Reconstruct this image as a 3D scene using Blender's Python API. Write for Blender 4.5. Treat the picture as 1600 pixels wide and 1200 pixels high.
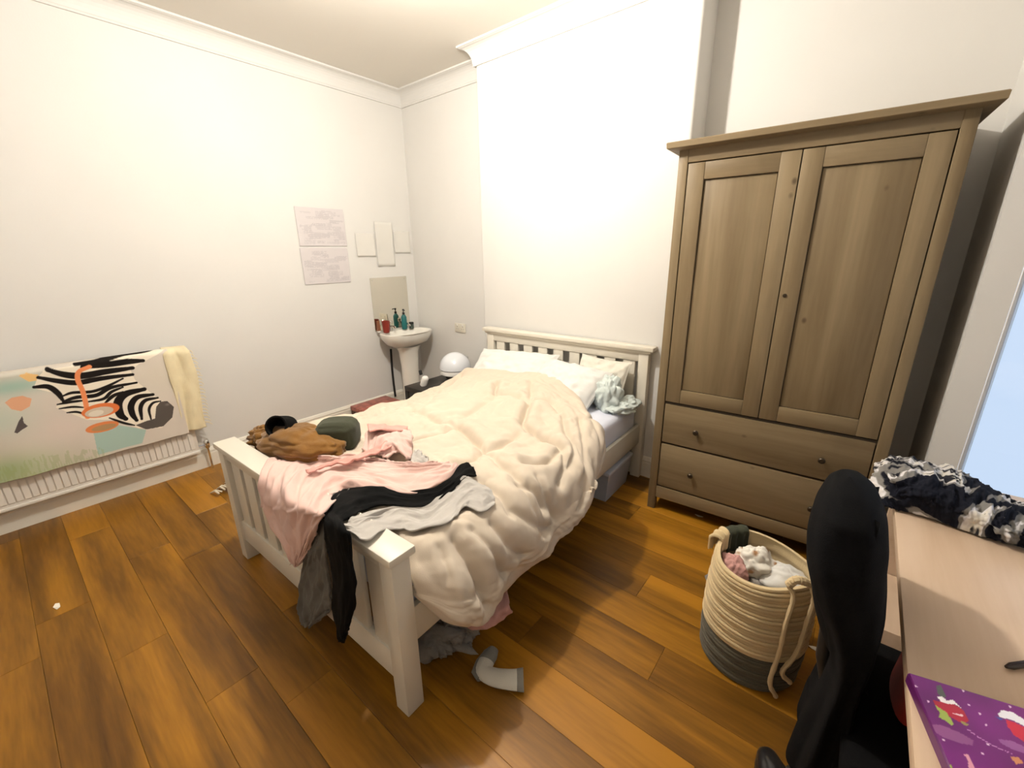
import bpy, bmesh, math, random
import numpy as np
from mathutils import Vector, Matrix
from mathutils.bvhtree import BVHTree

for o in list(bpy.data.objects):
    bpy.data.objects.remove(o, do_unlink=True)
S = bpy.context.scene
COL = S.collection
PI = math.pi

# ------------------------------------------------------------------ camera
F_PX, YAW, PIT, ROL = 662.8, 0.6871, -0.3001, -0.0148
CAM = Vector((3.7204, -2.9409, 1.5503))
fw = Vector((-math.sin(YAW)*math.cos(PIT), math.cos(YAW)*math.cos(PIT), math.sin(PIT)))
_r = Vector((math.cos(YAW), math.sin(YAW), 0)); _u = _r.cross(fw)
rt = _r*math.cos(ROL) + _u*math.sin(ROL)
up = -_r*math.sin(ROL) + _u*math.cos(ROL)
cd = bpy.data.cameras.new('camera'); cam = bpy.data.objects.new('camera', cd); COL.objects.link(cam)
cd.sensor_width = 36; cd.sensor_fit = 'HORIZONTAL'; cd.lens = 36*F_PX/1600
cd.clip_start = .02
cam.matrix_world = Matrix(((rt.x, up.x, -fw.x, CAM.x), (rt.y, up.y, -fw.y, CAM.y), (rt.z, up.z, -fw.z, CAM.z), (0, 0, 0, 1)))
S.camera = cam

# ------------------------------------------------------------------ world, exposure
w = bpy.data.worlds.new('sky'); S.world = w; w.use_nodes = True
bg = w.node_tree.nodes['Background']
bg.inputs['Color'].default_value = (0.63, 0.78, 1.0, 1); bg.inputs['Strength'].default_value = .80
S.view_settings.view_transform = 'Standard'; S.view_settings.look = 'None'
S.view_settings.gamma = 1; S.view_settings.use_curve_mapping = False
S.view_settings.exposure = 0.30
LAMP_POS = Vector((2.03, -1.64, 2.78)); LAMP_COL = (1.0, 0.94, 0.85); LAMP_STRENGTH = 1270.0

def ray(px, py):
    return (fw + rt*((px-800)/F_PX) - up*((py-600)/F_PX))
def at(px, py, ax, val):
    v = ray(px, py); t = (val-CAM[ax])/v[ax]
    return CAM + v*t

# ------------------------------------------------------------------ noise (numpy)
def _hash(ix, iy, seed):
    n = (ix.astype(np.int64)*374761393 + iy.astype(np.int64)*668265263 + seed*982451653) & 0xffffffff
    n = ((n ^ (n >> 13))*1274126177) & 0xffffffff
    return ((n ^ (n >> 16)) & 0xffff)/65535.0
def pn(x, y, seed=0):
    x = np.asarray(x, float); y = np.asarray(y, float)
    ix = np.floor(x); iy = np.floor(y); fx = x-ix; fy = y-iy
    ux = fx*fx*fx*(fx*(fx*6-15)+10); uy = fy*fy*fy*(fy*(fy*6-15)+10)
    def g(dx, dy):
        a = _hash(ix+dx, iy+dy, seed)*2*PI
        return np.cos(a)*(fx-dx)+np.sin(a)*(fy-dy)
    return 1.5*((g(0, 0)*(1-ux)+g(1, 0)*ux)*(1-uy)+(g(0, 1)*(1-ux)+g(1, 1)*ux)*uy)
def fbm(x, y, seed=0, o=4):
    return sum(pn(x*2**k, y*2**k, seed+k*7)*.5**k for k in range(o))
def ridged(x, y, seed=0, o=3):
    return sum((1-np.abs(pn(x*2**k, y*2**k, seed+k*7))*1.6)*.5**k for k in range(o))/1.75

# ------------------------------------------------------------------ materials
def new_mat(name):
    m = bpy.data.materials.new(name); m.use_nodes = True
    return m, m.node_tree, m.node_tree.nodes['Principled BSDF']
def s2l(c):
    return tuple(((v/255)/12.92 if v/255 <= .04045 else ((v/255+.055)/1.055)**2.4) for v in c)
def rgba(c): return (c[0], c[1], c[2], 1)
def N(nt, t, **kw):
    n = nt.nodes.new(t)
    for k, v in kw.items(): setattr(n, k, v)
    return n
def ramp(nt, fac, stops):
    r = N(nt, 'ShaderNodeValToRGB'); e = r.color_ramp.elements
    e[0].position, e[0].color = stops[0][0], rgba(stops[0][1])
    e[1].position, e[1].color = stops[1][0], rgba(stops[1][1])
    for p, c in stops[2:]:
        x = e.new(p); x.color = rgba(c)
    nt.links.new(fac, r.inputs[0]); return r.outputs[0]
def plain(name, c, rough=.5, spec=.4, metal=0, bump=0, bscale=60, sheen=0, var=0, vscale=6, coat=0, trans=0):
    m, nt, b = new_mat(name)
    b.inputs['Base Color'].default_value = rgba(c); b.inputs['Roughness'].default_value = rough
    b.inputs['Specular IOR Level'].default_value = spec; b.inputs['Metallic'].default_value = metal
    if sheen:
        b.inputs['Sheen Weight'].default_value = sheen; b.inputs['Sheen Roughness'].default_value = .5
    if coat: b.inputs['Coat Weight'].default_value = coat
    if trans: b.inputs['Transmission Weight'].default_value = trans
    if bump or var:
        tc = N(nt, 'ShaderNodeTexCoord'); 
    if bump:
        n = N(nt, 'ShaderNodeTexNoise'); n.inputs['Scale'].default_value = bscale; n.inputs['Detail'].default_value = 3
        nt.links.new(tc.outputs['Object'], n.inputs['Vector'])
        bp = N(nt, 'ShaderNodeBump'); bp.inputs['Strength'].default_value = bump; bp.inputs['Distance'].default_value = .004
        nt.links.new(n.outputs[0], bp.inputs['Height']); nt.links.new(bp.outputs[0], b.inputs['Normal'])
    if var:
        n = N(nt, 'ShaderNodeTexNoise'); n.inputs['Scale'].default_value = vscale; n.inputs['Detail'].default_value = 4
        nt.links.new(tc.outputs['Object'], n.inputs['Vector'])
        lo = tuple(v*(1-var) for v in c); hi = tuple(min(1, v*(1+var)) for v in c)
        nt.links.new(ramp(nt, n.outputs[0], [(.3, lo), (.7, hi)]), b.inputs['Base Color'])
    return m
def fabric(name, c, var=.06, bump=.25, scale=350, sheen=.15):
    return plain(name, c, rough=.92, spec=.12, bump=bump, bscale=scale, sheen=sheen, var=var, vscale=9)
def vcol_mat(name, rough=.9, spec=.15, bump=.15, bscale=400):
    m = plain(name, (.8, .8, .8), rough=rough, spec=spec, bump=bump, bscale=bscale)
    nt = m.node_tree; a = N(nt, 'ShaderNodeVertexColor', layer_name='print')
    nt.links.new(a.outputs[0], nt.nodes['Principled BSDF'].inputs['Base Color'])
    return m
def wood(name, stops, axis='z', scale=1.0, rough=.45, spec=.35, knots=None, rnd=False, stretch=14):
    m, nt, b = new_mat(name)
    tc = N(nt, 'ShaderNodeTexCoord'); mp = N(nt, 'ShaderNodeMapping')
    sc = {'x': (1/stretch, 1, 1), 'y': (1, 1/stretch, 1), 'z': (1, 1, 1/stretch)}[axis]
    mp.inputs['Scale'].default_value = tuple(v*scale for v in sc)
    src = tc.outputs['Object']
    if rnd:
        oi = N(nt, 'ShaderNodeObjectInfo'); cx = N(nt, 'ShaderNodeCombineXYZ'); mu = N(nt, 'ShaderNodeMath', operation='MULTIPLY'); mu.inputs[1].default_value = 37
        nt.links.new(oi.outputs['Random'], mu.inputs[0])
        for i in range(3): nt.links.new(mu.outputs[0], cx.inputs[i])
        ad = N(nt, 'ShaderNodeVectorMath', operation='ADD'); nt.links.new(src, ad.inputs[0]); nt.links.new(cx.outputs[0], ad.inputs[1]); src = ad.outputs[0]
    nt.links.new(src, mp.inputs['Vector'])
    n1 = N(nt, 'ShaderNodeTexNoise'); n1.inputs['Scale'].default_value = 9 if not rnd else 6.5; n1.inputs['Detail'].default_value = 6; n1.inputs['Distortion'].default_value = .6
    n2 = N(nt, 'ShaderNodeTexNoise'); n2.inputs['Scale'].default_value = 70; n2.inputs['Detail'].default_value = 3
    nt.links.new(mp.outputs[0], n1.inputs['Vector']); nt.links.new(mp.outputs[0], n2.inputs['Vector'])
    mx = N(nt, 'ShaderNodeMath', operation='MULTIPLY_ADD'); mx.inputs[1].default_value = .22
    nt.links.new(n2.outputs[0], mx.inputs[0]); nt.links.new(n1.outputs[0], mx.inputs[2])
    fac = mx.outputs[0]
    if rnd:
        m2 = N(nt, 'ShaderNodeMath', operation='MULTIPLY_ADD'); m2.inputs[1].default_value = .22
        nt.links.new(oi.outputs['Random'], m2.inputs[0])
        m3 = N(nt, 'ShaderNodeMath', operation='SUBTRACT'); m3.inputs[1].default_value = .11
        nt.links.new(fac, m2.inputs[2]); nt.links.new(m2.outputs[0], m3.inputs[0]); fac = m3.outputs[0]
    col = ramp(nt, fac, stops)
    if knots:
        vo = N(nt, 'ShaderNodeTexVoronoi'); vo.inputs['Scale'].default_value = knots[0]
        mpk = N(nt, 'ShaderNodeMapping'); mpk.inputs['Scale'].default_value = {'z': (1, 1, .7), 'x': (.7, 1, 1), 'y': (1, .7, 1)}[axis]
        nt.links.new(src, mpk.inputs['Vector']); nt.links.new(mpk.outputs[0], vo.inputs['Vector'])
        k = N(nt, 'ShaderNodeMapRange'); k.inputs['From Min'].default_value = knots[1]*.4; k.inputs['From Max'].default_value = knots[1]; k.inputs['To Min'].default_value = .75; k.inputs['To Max'].default_value = 0
        nt.links.new(vo.outputs['Distance'], k.inputs[0])
        mc = N(nt, 'ShaderNodeMix', data_type='RGBA'); mc.inputs[7].default_value = rgba(knots[2])
        nt.links.new(k.outputs[0], mc.inputs[0]); nt.links.new(col, mc.inputs[6]); col = mc.outputs[2]
    nt.links.new(col, b.inputs['Base Color'])
    b.inputs['Roughness'].default_value = rough; b.inputs['Specular IOR Level'].default_value = spec
    bp = N(nt, 'ShaderNodeBump'); bp.inputs['Strength'].default_value = .12; bp.inputs['Distance'].default_value = .002
    nt.links.new(n2.outputs[0], bp.inputs['Height']); nt.links.new(bp.outputs[0], b.inputs['Normal'])
    return m

M = {}
M['wall'] = plain('wall_paint', (.70, .685, .655), .75, .2, bump=.06, bscale=120, var=.02, vscale=2)
M['ceiling'] = plain('ceiling_paint', (.76, .725, .66), .85, .15, bump=.04, bscale=120)
M['gloss'] = plain('white_gloss_paint', (.78, .74, .65), .35, .45, bump=.03, bscale=90)
M['bedwhite'] = plain('white_satin_paint', (.70, .655, .56), .38, .45, bump=.03, bscale=90)
M['floor'] = wood('oak_laminate', [(.28, (.070, .028, .003)), (.76, (.38, .165, .012)), (.46, (.15, .064, .006)), (.58, (.235, .102, .008))], 'x', 1.0, .36, .30, rnd=True, stretch=11)
M['gap'] = plain('floor_joint', (.06, .028, .009), .8)
WS = [(.30, (.130, .091, .046)), (.78, (.245, .182, .102)), (.52, (.186, .134, .071))]
M['ward'] = wood('grey_brown_pine', WS, 'z', 1.0, .5, .3, knots=(6.5, .085, (.05, .028, .013)))
M['ward_h'] = wood('grey_brown_pine_across', WS, 'x', 1.0, .5, .3, knots=(6.5, .085, (.05, .028, .013)))
M['ward_dark'] = plain('painted_gap_shade', (.05, .036, .022), .7)  # dark brown standing in for shade in the wardrobe's gaps and grooves
M['knob'] = plain('dark_bronze', (.05, .035, .02), .4, .5, metal=.6)
M['desk'] = wood('beech_laminate', [(.3, (.53, .37, .245)), (.75, (.63, .475, .345)), (.55, (.58, .425, .295))], 'y', 1.4, .35, .4)
M['ceramic'] = plain('white_ceramic', (.80, .77, .70), .12, .6, coat=.4)
M['chrome'] = plain('chrome', (.75, .74, .7), .12, .5, metal=1)
M['black'] = plain('black_plastic', (.012, .012, .012), .5, .35)
M['blackfab'] = fabric('black_cloth', (.0035, .0035, .004), .1, sheen=0)
M['seatfab'] = fabric('black_upholstery', (.003, .003, .0033), .1, sheen=0)
M['blackjersey'] = fabric('black_jersey', (.004, .004, .004), .1, sheen=0)
M['tableblack'] = plain('black_brown_veneer', (.012, .010, .008), .35, .45)
M['duvet'] = fabric('oatmeal_cotton', (.61, .52, .415), .03, .12, 300, .1)
M['sheet'] = fabric('white_blue_sheet', (.72, .74, .84), .02, .1, 300, .1)
M['pillow'] = fabric('white_cotton', (.70, .685, .65), .02, .1, 300, .1)
M['pillow2'] = fabric('ivory_cotton', (.66, .63, .55), .03, .1, 300, .1)
M['mint'] = fabric('pale_mint_cotton', (.60, .66, .63), .10, .2, 200, .1)
M['pink'] = fabric('pale_pink_jersey', (.68, .47, .415), .05, .15, 300, .15)
M['pinkdeep'] = fabric('coral_pink_trim', (.68, .34, .29), .06, .15, 300, .15)
M['pinkdusty'] = fabric('dusty_pink_cloth', (.50, .27, .24), .10, .2, 250, .15)
M['grey'] = fabric('light_grey_jersey', (.46, .43, .395), .05, .2, 400, .15)
M['dkgrey'] = fabric('charcoal_grey_cotton', (.115, .105, .09), .12, .2, 300, .1)
M['undergrey'] = fabric('faded_grey_cotton', (.22, .20, .18), .2, .3, 200, .1)
M['tan'] = fabric('tan_brown_corduroy', (.19, .090, .020), .15, .4, 220, .25)
M['green'] = fabric('dark_green_canvas', (.045, .048, .030), .12, .3, 300, .1)
M['sockw'] = fabric('white_sock_knit', (.55, .53, .47), .05, .4, 250, .2)
M['sockg'] = fabric('grey_sock_knit', (.20, .19, .17), .08, .4, 250, .2)
M['rope_cream'] = fabric('cream_cotton_rope', (.64, .50, .29), .08, .3, 150, .15)
M['rope_grey'] = fabric('grey_cotton_rope', (.11, .098, .07), .10, .3, 150, .15)
M['yellow'] = fabric('pale_yellow_towelling', (.78, .68, .45), .08, .5, 200, .3)
M['fringe'] = fabric('ivory_wool', (.72, .64, .50), .08, .4, 200, .2)
M['radiator'] = plain('radiator_enamel', (.78, .74, .68), .35, .45)
M['mirror'] = plain('mirror_glass', (.80, .78, .70), .03, .5, metal=1)
M['paper'] = plain('cream_paper', (.76, .72, .63), .8, .2, var=.02)
M['note'] = plain('pale_cream_card', (.70, .68, .635), .8, .2)
M['red'] = plain('red_plastic', (.22, .022, .012), .35, .5)
M['redbag'] = fabric('red_cloth', (.35, .03, .02), .1)
M['teal'] = plain('teal_bottle_plastic', (.010, .13, .13), .3, .5)
M['darkteal'] = plain('dark_jar_plastic', (.04, .06, .05), .35, .5)
M['amber'] = plain('brown_tube_plastic', (.25, .10, .05), .4, .5)
M['whiteplastic'] = plain('white_plastic', (.80, .78, .74), .3, .5)
M['dome'] = plain('white_frosted_dome', (.74, .76, .80), .25, .5, coat=.3)
M['socket'] = plain('cream_socket_plastic', (.70, .66, .56), .4, .45)
M['magred'] = plain('red_printed_card', (.32, .10, .075), .4, .4, var=.45, vscale=22)
M['magdark'] = plain('dark_brown_card', (.07, .03, .02), .5, .4, var=.5, vscale=30)
M['glass'] = plain('clear_glass', (.9, .92, .95), .02, .5, trans=1)
M['boxplastic'] = plain('bluish_clear_plastic', (.42, .46, .56), .3, .5)
M['boxlid'] = plain('bluish_white_plastic', (.60, .63, .72), .3, .5)
M['blackpatent'] = plain('black_shoe_leather', (.012, .012, .013), .3, .5)
M['upvc'] = plain('white_window_frame', (.82, .81, .78), .35, .45)
M['penmat'] = plain('dark_pen_plastic', (.02, .012, .012), .25, .5)

def pane_mat():
    m, nt, b = new_mat('window_pane_glass')
    nt.nodes.remove(b); out = nt.nodes['Material Output']
    tr = N(nt, 'ShaderNodeBsdfTransparent'); gl = N(nt, 'ShaderNodeBsdfGlossy'); gl.inputs['Roughness'].default_value = .02
    mx = N(nt, 'ShaderNodeMixShader'); fr = N(nt, 'ShaderNodeFresnel'); fr.inputs[0].default_value = 1.3
    nt.links.new(fr.outputs[0], mx.inputs[0]); nt.links.new(tr.outputs[0], mx.inputs[1]); nt.links.new(gl.outputs[0], mx.inputs[2])
    nt.links.new(mx.outputs[0], out.inputs[0]); return m
M['pane'] = pane_mat()
def emit_mat(name, c, s):
    m, nt, b = new_mat(name); b.inputs['Base Color'].default_value = (.8, .8, .8, 1)
    b.inputs['Emission Color'].default_value = rgba(c); b.inputs['Emission Strength'].default_value = s; return m
M['bulb'] = emit_mat('lit_bulb_glass', LAMP_COL, LAMP_STRENGTH)

# ------------------------------------------------------------------ object helpers
def tag(o, label=None, cat=None, group=None, kind=None):
    if label: o['label'] = label
    if cat: o['category'] = cat
    if group: o['group'] = group
    if kind: o['kind'] = kind
    return o
def link(name, me, mat=None, parent=None):
    o = bpy.data.objects.new(name, me); COL.objects.link(o)
    if mat is not None and me is not None: me.materials.append(M[mat] if isinstance(mat, str) else mat)
    if parent is not None: o.parent = parent
    return o
def thing(name, label, cat, loc=(0, 0, 0), rz=0, group=None):
    o = link(name, None); o.location = loc; o.rotation_euler = (0, 0, rz); o.empty_display_size = .1
    return tag(o, label, cat, group)
def pydata(name, verts, faces, mat, parent=None, smooth=True):
    me = bpy.data.meshes.new(name); me.from_pydata([tuple(v) for v in verts], [], [tuple(f) for f in faces]); me.update()
    if smooth: me.polygons.foreach_set('use_smooth', [True]*len(me.polygons))
    return link(name, me, mat, parent)
class MB:
    """collects shapes into one bmesh"""
    def __init__(s): s.bm = bmesh.new()
    def box(s, a, b, bev=.0, seg=2):
        x0, y0, z0 = a; x1, y1, z1 = b
        t = bmesh.new()
        vs = [t.verts.new(p) for p in [(x0, y0, z0), (x1, y0, z0), (x1, y1, z0), (x0, y1, z0), (x0, y0, z1), (x1, y0, z1), (x1, y1, z1), (x0, y1, z1)]]
        for f in [(0, 3, 2, 1), (4, 5, 6, 7), (0, 1, 5, 4), (1, 2, 6, 5), (2, 3, 7, 6), (3, 0, 4, 7)]: t.faces.new([vs[i] for i in f])
        if bev: bmesh.ops.bevel(t, geom=t.edges[:], offset=bev, segments=seg, affect='EDGES', profile=.5)
        s.merge(t); return s
    def merge(s, t):
        me = bpy.data.meshes.new('t'); t.to_mesh(me); t.free(); s.bm.from_mesh(me); bpy.data.meshes.remove(me)
    def prism(s, pts, axis, a, b):
        """polygon pts in the two other axes, extruded from a to b along axis"""
        def P(p, v): return {0: (v, p[0], p[1]), 1: (p[0], v, p[1]), 2: (p[0], p[1], v)}[axis]
        A = [s.bm.verts.new(P(p, a)) for p in pts]; Bv = [s.bm.verts.new(P(p, b)) for p in pts]; n = len(pts)
        s.bm.faces.new(A); s.bm.faces.new(Bv[::-1])
        for i in range(n): s.bm.faces.new([A[i], Bv[i], Bv[(i+1) % n], A[(i+1) % n]])
        return s
    def lathe(s, prof, c=(0, 0, 0), n=24, sx=1, sy=1):
        rings = []
        for r, z in prof:
            rings.append([s.bm.verts.new((c[0]+r*sx*math.cos(2*PI*i/n), c[1]+r*sy*math.sin(2*PI*i/n), c[2]+z)) for i in range(n)])
        for a, b in zip(rings, rings[1:]):
            for i in range(n): s.bm.faces.new([a[i], a[(i+1) % n], b[(i+1) % n], b[i]])
        s.bm.faces.new(rings[0][::-1]); s.bm.faces.new(rings[-1]); return s
    def tube(s, pts, r, n=8):
        pts = [Vector(p) for p in pts]; rs = r if isinstance(r, (list, tuple)) else [r]*len(pts); rings = []
        prev = None
        for i, p in enumerate(pts):
            t = (pts[min(i+1, len(pts)-1)]-pts[max(i-1, 0)]).normalized()
            a = prev if prev is not None else (Vector((0, 0, 1)) if abs(t.z) < .9 else Vector((1, 0, 0)))
            x = (a - t*a.dot(t)).normalized(); prev = x; y = t.cross(x)
            rings.append([s.bm.verts.new(p+(x*math.cos(2*PI*k/n)+y*math.sin(2*PI*k/n))*rs[i]) for k in range(n)])
        for a, b in zip(rings, rings[1:]):
            for i in range(n): s.bm.faces.new([a[i], a[(i+1) % n], b[(i+1) % n], b[i]])
        s.bm.faces.new(rings[0][::-1]); s.bm.faces.new(rings[-1]); return s
    def build(s, name, mat, parent=None, smooth=False):
        bmesh.ops.recalc_face_normals(s.bm, faces=s.bm.faces)
        me = bpy.data.meshes.new(name); s.bm.to_mesh(me); s.bm.free()
        if smooth:
            me.polygons.foreach_set('use_smooth', [True]*len(me.polygons))
            try: me.set_sharp_from_angle(angle=math.radians(40))
            except Exception: pass
        return link(name, me, mat, parent)
def box(name, a, b, mat, parent=None, bev=.003):
    return MB().box(a, b, bev).build(name, mat, parent, smooth=bool(bev))
def struct(o): o['kind'] = 'structure'; return o
def catmull(P, n):
    """P: array (k,...) -> n samples"""
    P = np.asarray(P, float); k = len(P)
    if k == 2:
        t = np.linspace(0, 1, n).reshape((-1,)+(1,)*(P.ndim-1)); return P[0]*(1-t)+P[1]*t
    t = np.linspace(0, k-1-1e-9, n); i = t.astype(int); f = (t-i).reshape((-1,)+(1,)*(P.ndim-1))
    g = lambda j: P[np.clip(j, 0, k-1)]
    p0, p1, p2, p3 = g(i-1), g(i), g(i+1), g(i+2)
    p0 = np.where((i == 0).reshape(f.shape), 2*p1-p2, p0); p3 = np.where((i+2 > k-1).reshape(f.shape), 2*p2-p1, p3)
    return .5*(2*p1+(p2-p0)*f+(2*p0-5*p1+4*p2-p3)*f*f+(3*p1-p0-3*p2+p3)*f**3)
def grid_normals(G):
    du = np.gradient(G, axis=1); dv = np.gradient(G, axis=0); n = np.cross(du, dv)
    return n/(np.linalg.norm(n, axis=2, keepdims=True)+1e-12)
def grid_obj(name, G, mat, parent=None, thick=0, colors=None, closed_u=False):
    nv, nu = G.shape[:2]; idx = np.arange(nv*nu).reshape(nv, nu)
    a, b, c, d = idx[:-1, :-1], idx[:-1, 1:], idx[1:, 1:], idx[1:, :-1]
    F = np.stack([a, b, c, d], -1).reshape(-1, 4)
    V = G.reshape(-1, 3)
    if thick:
        nm = grid_normals(G).reshape(-1, 3); n0 = len(V)
        V = np.concatenate([V, V-nm*thick]); F2 = F[:, ::-1]+n0
        bd = np.concatenate([idx[0, :], idx[1:, -1], idx[-1, -2::-1], idx[-2:0:-1, 0]]); nx = np.roll(bd, -1)
        F3 = np.stack([nx, bd, bd+n0, nx+n0], -1); F = np.concatenate([F, F2, F3])
        if colors is not None: colors = np.concatenate([colors.reshape(-1, 3)]*2)
    me = bpy.data.meshes.new(name)
    me.vertices.add(len(V)); me.vertices.foreach_set('co', V.astype(np.float32).ravel())
    me.loops.add(F.size); me.loops.foreach_set('vertex_index', F.astype(np.int32).ravel())
    me.polygons.add(len(F)); me.polygons.foreach_set('loop_start', np.arange(0, F.size, 4, dtype=np.int32))
    me.update(calc_edges=True); me.polygons.foreach_set('use_smooth', [True]*len(F))
    if colors is not None:
        ca = me.color_attributes.new('print', 'FLOAT_COLOR', 'POINT')
        cc = np.ones((len(V), 4), np.float32); cc[:, :3] = colors.reshape(-1, 3); ca.data.foreach_set('color', cc.ravel())
    me.validate(); return link(name, me, mat, parent)
def blob(name, c, rad, mat, parent=None, seed=1, amp=.25, freq=2.2, floor=None, rz=0, nu=64, nv=40, sq=1.0):
    """crumpled heap: displaced ellipsoid with folds, flattened on the floor"""
    th = np.linspace(0, 2*PI, nu); ph = np.linspace(-PI/2, PI/2, nv)
    T, P = np.meshgrid(th, ph)
    cx, cy, cz = np.cos(P)*np.cos(T), np.cos(P)*np.sin(T), np.sin(P)
    def n3(f, sd): return (pn(cx*f+sd*.37, cy*f+1.7, sd)+pn(cy*f+5.1, cz*f+sd*.21, sd+1)+pn(cz*f+9.3, cx*f+3.3, sd+2))/1.6
    wx = .35*n3(freq*.8, seed+20)
    r = 1+amp*.62*(np.abs(n3(freq*1.1, seed))*2.4-.45)+amp*.34*(np.abs(n3(freq*2.6, seed+5))*2-.3)+amp*.15*(np.abs(n3(freq*5.5, seed+9))*2-.3)
    sg = lambda v: np.sign(v)*np.abs(v)**sq
    X = sg(cx)*r*rad[0]; Y = sg(cy)*r*rad[1]; Z = sg(cz)*r*rad[2]
    X[:, -1] = X[:, 0]; Y[:, -1] = Y[:, 0]; Z[:, -1] = Z[:, 0]
    X[0] = 0; Y[0] = 0; X[-1] = 0; Y[-1] = 0; Z[0] = Z[0].mean(); Z[-1] = Z[-1].mean()
    ca, sa = math.cos(rz), math.sin(rz)
    G = np.stack([c[0]+X*ca-Y*sa, c[1]+X*sa+Y*ca, c[2]+Z], -1)
    if floor is not None: G[..., 2] = np.maximum(G[..., 2], floor)
    return grid_obj(name, G, mat, parent)

# ================================================================== THE ROOM
H = 2.998; YF = -4.3; XR = 4.06; BY = -.225; BX0 = 1.186; BX1 = 2.818; AR = 0.0; T = .12
# floor: slab plus individual boards running along x
fl = struct(box('floor', (-T, YF-T, -.08), (4.75, AR+T, -.012), 'gap', bev=0))
rnd = random.Random(5)
BW = .18; rows = int((AR-YF)/BW)+2; cache = {}
def plank(x0, x1, y0, y1):
    k = (round(x1-x0, 3), round(y1-y0, 3))
    if k not in cache:
        me = MB().box((0, 0, -.012), (k[0]-.0008, k[1]-.0008, 0), .0008, 1).build('plank', 'floor', fl)
        cache[k] = me.data; o = me
    else:
        o = link('plank', cache[k]); o.parent = fl
    o.location = (x0+.0004, y0+.0004, 0)
y = -2.60-.18*9.5
y = -2.60-.18*10
r = 0
while y < AR:
    off = [.15, 1.13, .42, .905, -.05, .70][r % 6] - 1.22
    if abs(y+.18*0+2.78) < .02: off = .905-1.22
    if abs(y+2.60) < .02: off = 1.14-1.22
    x = off
    while x < 4.6:
        a, b = max(x, 0), min(x+1.22, 4.6 if -3.0 < y < -.5 else XR)
        if b-a > .02: plank(a, b, max(y, YF), min(y+BW, AR))
        x += 1.22
    y += BW; r += 1
struct(box('ceiling', (-T, YF-T, H), (XR+.6, AR+T, H+.1), 'ceiling', bev=0))
struct(box('wall_left', (-T, YF-T, 0), (0, .0+T, H), 'wall', bev=0))
struct(box('wall_back', (0, 0, 0), (BX0+.02, T, H), 'wall', bev=0))
# chimney breast with slightly rounded arrises
mb = MB(); rr = .018
def arc(cx, cy, a0, a1, n=5): return [(cx+rr*math.cos(a0+(a1-a0)*i/n), cy+rr*math.sin(a0+(a1-a0)*i/n)) for i in range(n+1)]
mb.prism([(BX0, AR+T)] + arc(BX0+rr, BY+rr, PI, 1.5*PI) + arc(BX1-rr, BY+rr, 1.5*PI, 2*PI) + [(BX1, AR+T)], 2, 0, H)
struct(mb.build('wall_chimney_breast', 'wall', smooth=True))
struct(box('wall_alcove', (BX1, AR, 0), (XR+T, AR+T, H), 'wall', bev=0))
struct(box('wall_front', (0, YF-T, 0), (XR+T, YF, H), 'wall', bev=0))
# right wall with a canted bay window
XJ = XR+.095; YB0, YB1 = -.52, -2.75; XB = 4.58; SILL = .48; HEAD = 2.30; ca_ = .40
mb = MB(); mb.box((XR, YB0, 0), (XJ, AR, H)); mb.box((XR, YF-T, 0), (XJ, YB1, H)); mb.box((XR, YB1, HEAD), (XJ, YB0, H))
struct(mb.build('wall_right', 'wall'))
pts = [(XJ, YB0), (XB, YB0-ca_), (XB, YB0-ca_-.75), (XB, YB1+ca_), (XJ, YB1)]
out = [(XJ, YB0+.12), (XB+.1, YB0-ca_+.04), (XB+.1, YB0-ca_-.75), (XB+.1, YB1+ca_-.04), (XJ, YB1-.12)]
mb = MB()
for i in range(4):
    if i > 1: mb.prism([pts[i], pts[i+1], out[i+1], out[i]], 2, 0, H); continue  # out-of-view bay segments, closed solid to cut down the daylight
    mb.prism([pts[i], pts[i+1], out[i+1], out[i]], 2, 0, SILL)
    mb.prism([pts[i], pts[i+1], out[i+1], out[i]], 2, HEAD, H)
mb.prism(pts, 2, HEAD+.01, H)
struct(mb.build('wall_bay', 'wall'))
for i in range(2):
    a, b = Vector(pts[i]), Vector(pts[i+1]); d = (b-a).normalized(); n = Vector((-d.y, d.x))
    if n.x < 0: n = -n
    L = (b-a).length; ang = math.atan2(d.y, d.x)
    wo = link('window_%d' % (i+1), None); struct(wo); wo.location = (a.x, a.y, 0); wo.rotation_euler = (0, 0, ang)
    s = 1 if (Matrix.Rotation(ang, 2) @ Vector((0, 1))).dot(n) > 0 else -1
    ya, yb = sorted((s*.0, s*.03))
    mb = MB(); fwid = .005 if i == 0 else .05
    for (p, q) in [((0, ya, SILL), (fwid, yb, HEAD)), ((L-.05, ya, SILL), (L, yb, HEAD)), ((fwid, ya, SILL), (L-.05, yb, SILL+.05)), ((fwid, ya, HEAD-.05), (L-.05, yb, HEAD))]:
        mb.box(p, q, .004)
    mb.build('window_frame', 'upvc', wo, True)
    ns = 1
    if i == 99:
        mb = MB()
        for k in range(1, ns): mb.box((L*k/ns-.025, ya, SILL+.05), (L*k/ns+.025, yb, HEAD-.05), .004)
        mb.build('mullion', 'upvc', wo, True)
    for k in range(ns):
        mb = MB(); mb.box((L*k/ns+fwid, s*.012, SILL+.05), (L*(k+1)/ns-.03, s*.018, HEAD-.05)); mb.build('pane', 'pane', wo)
    mb = MB(); mb.box((0.0, min(s*.0, s*-.03), SILL-.02), (L, max(s*.0, s*-.03)+.0, SILL+.012), .004); mb.build('window_sill', 'upvc', wo, True)

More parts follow.
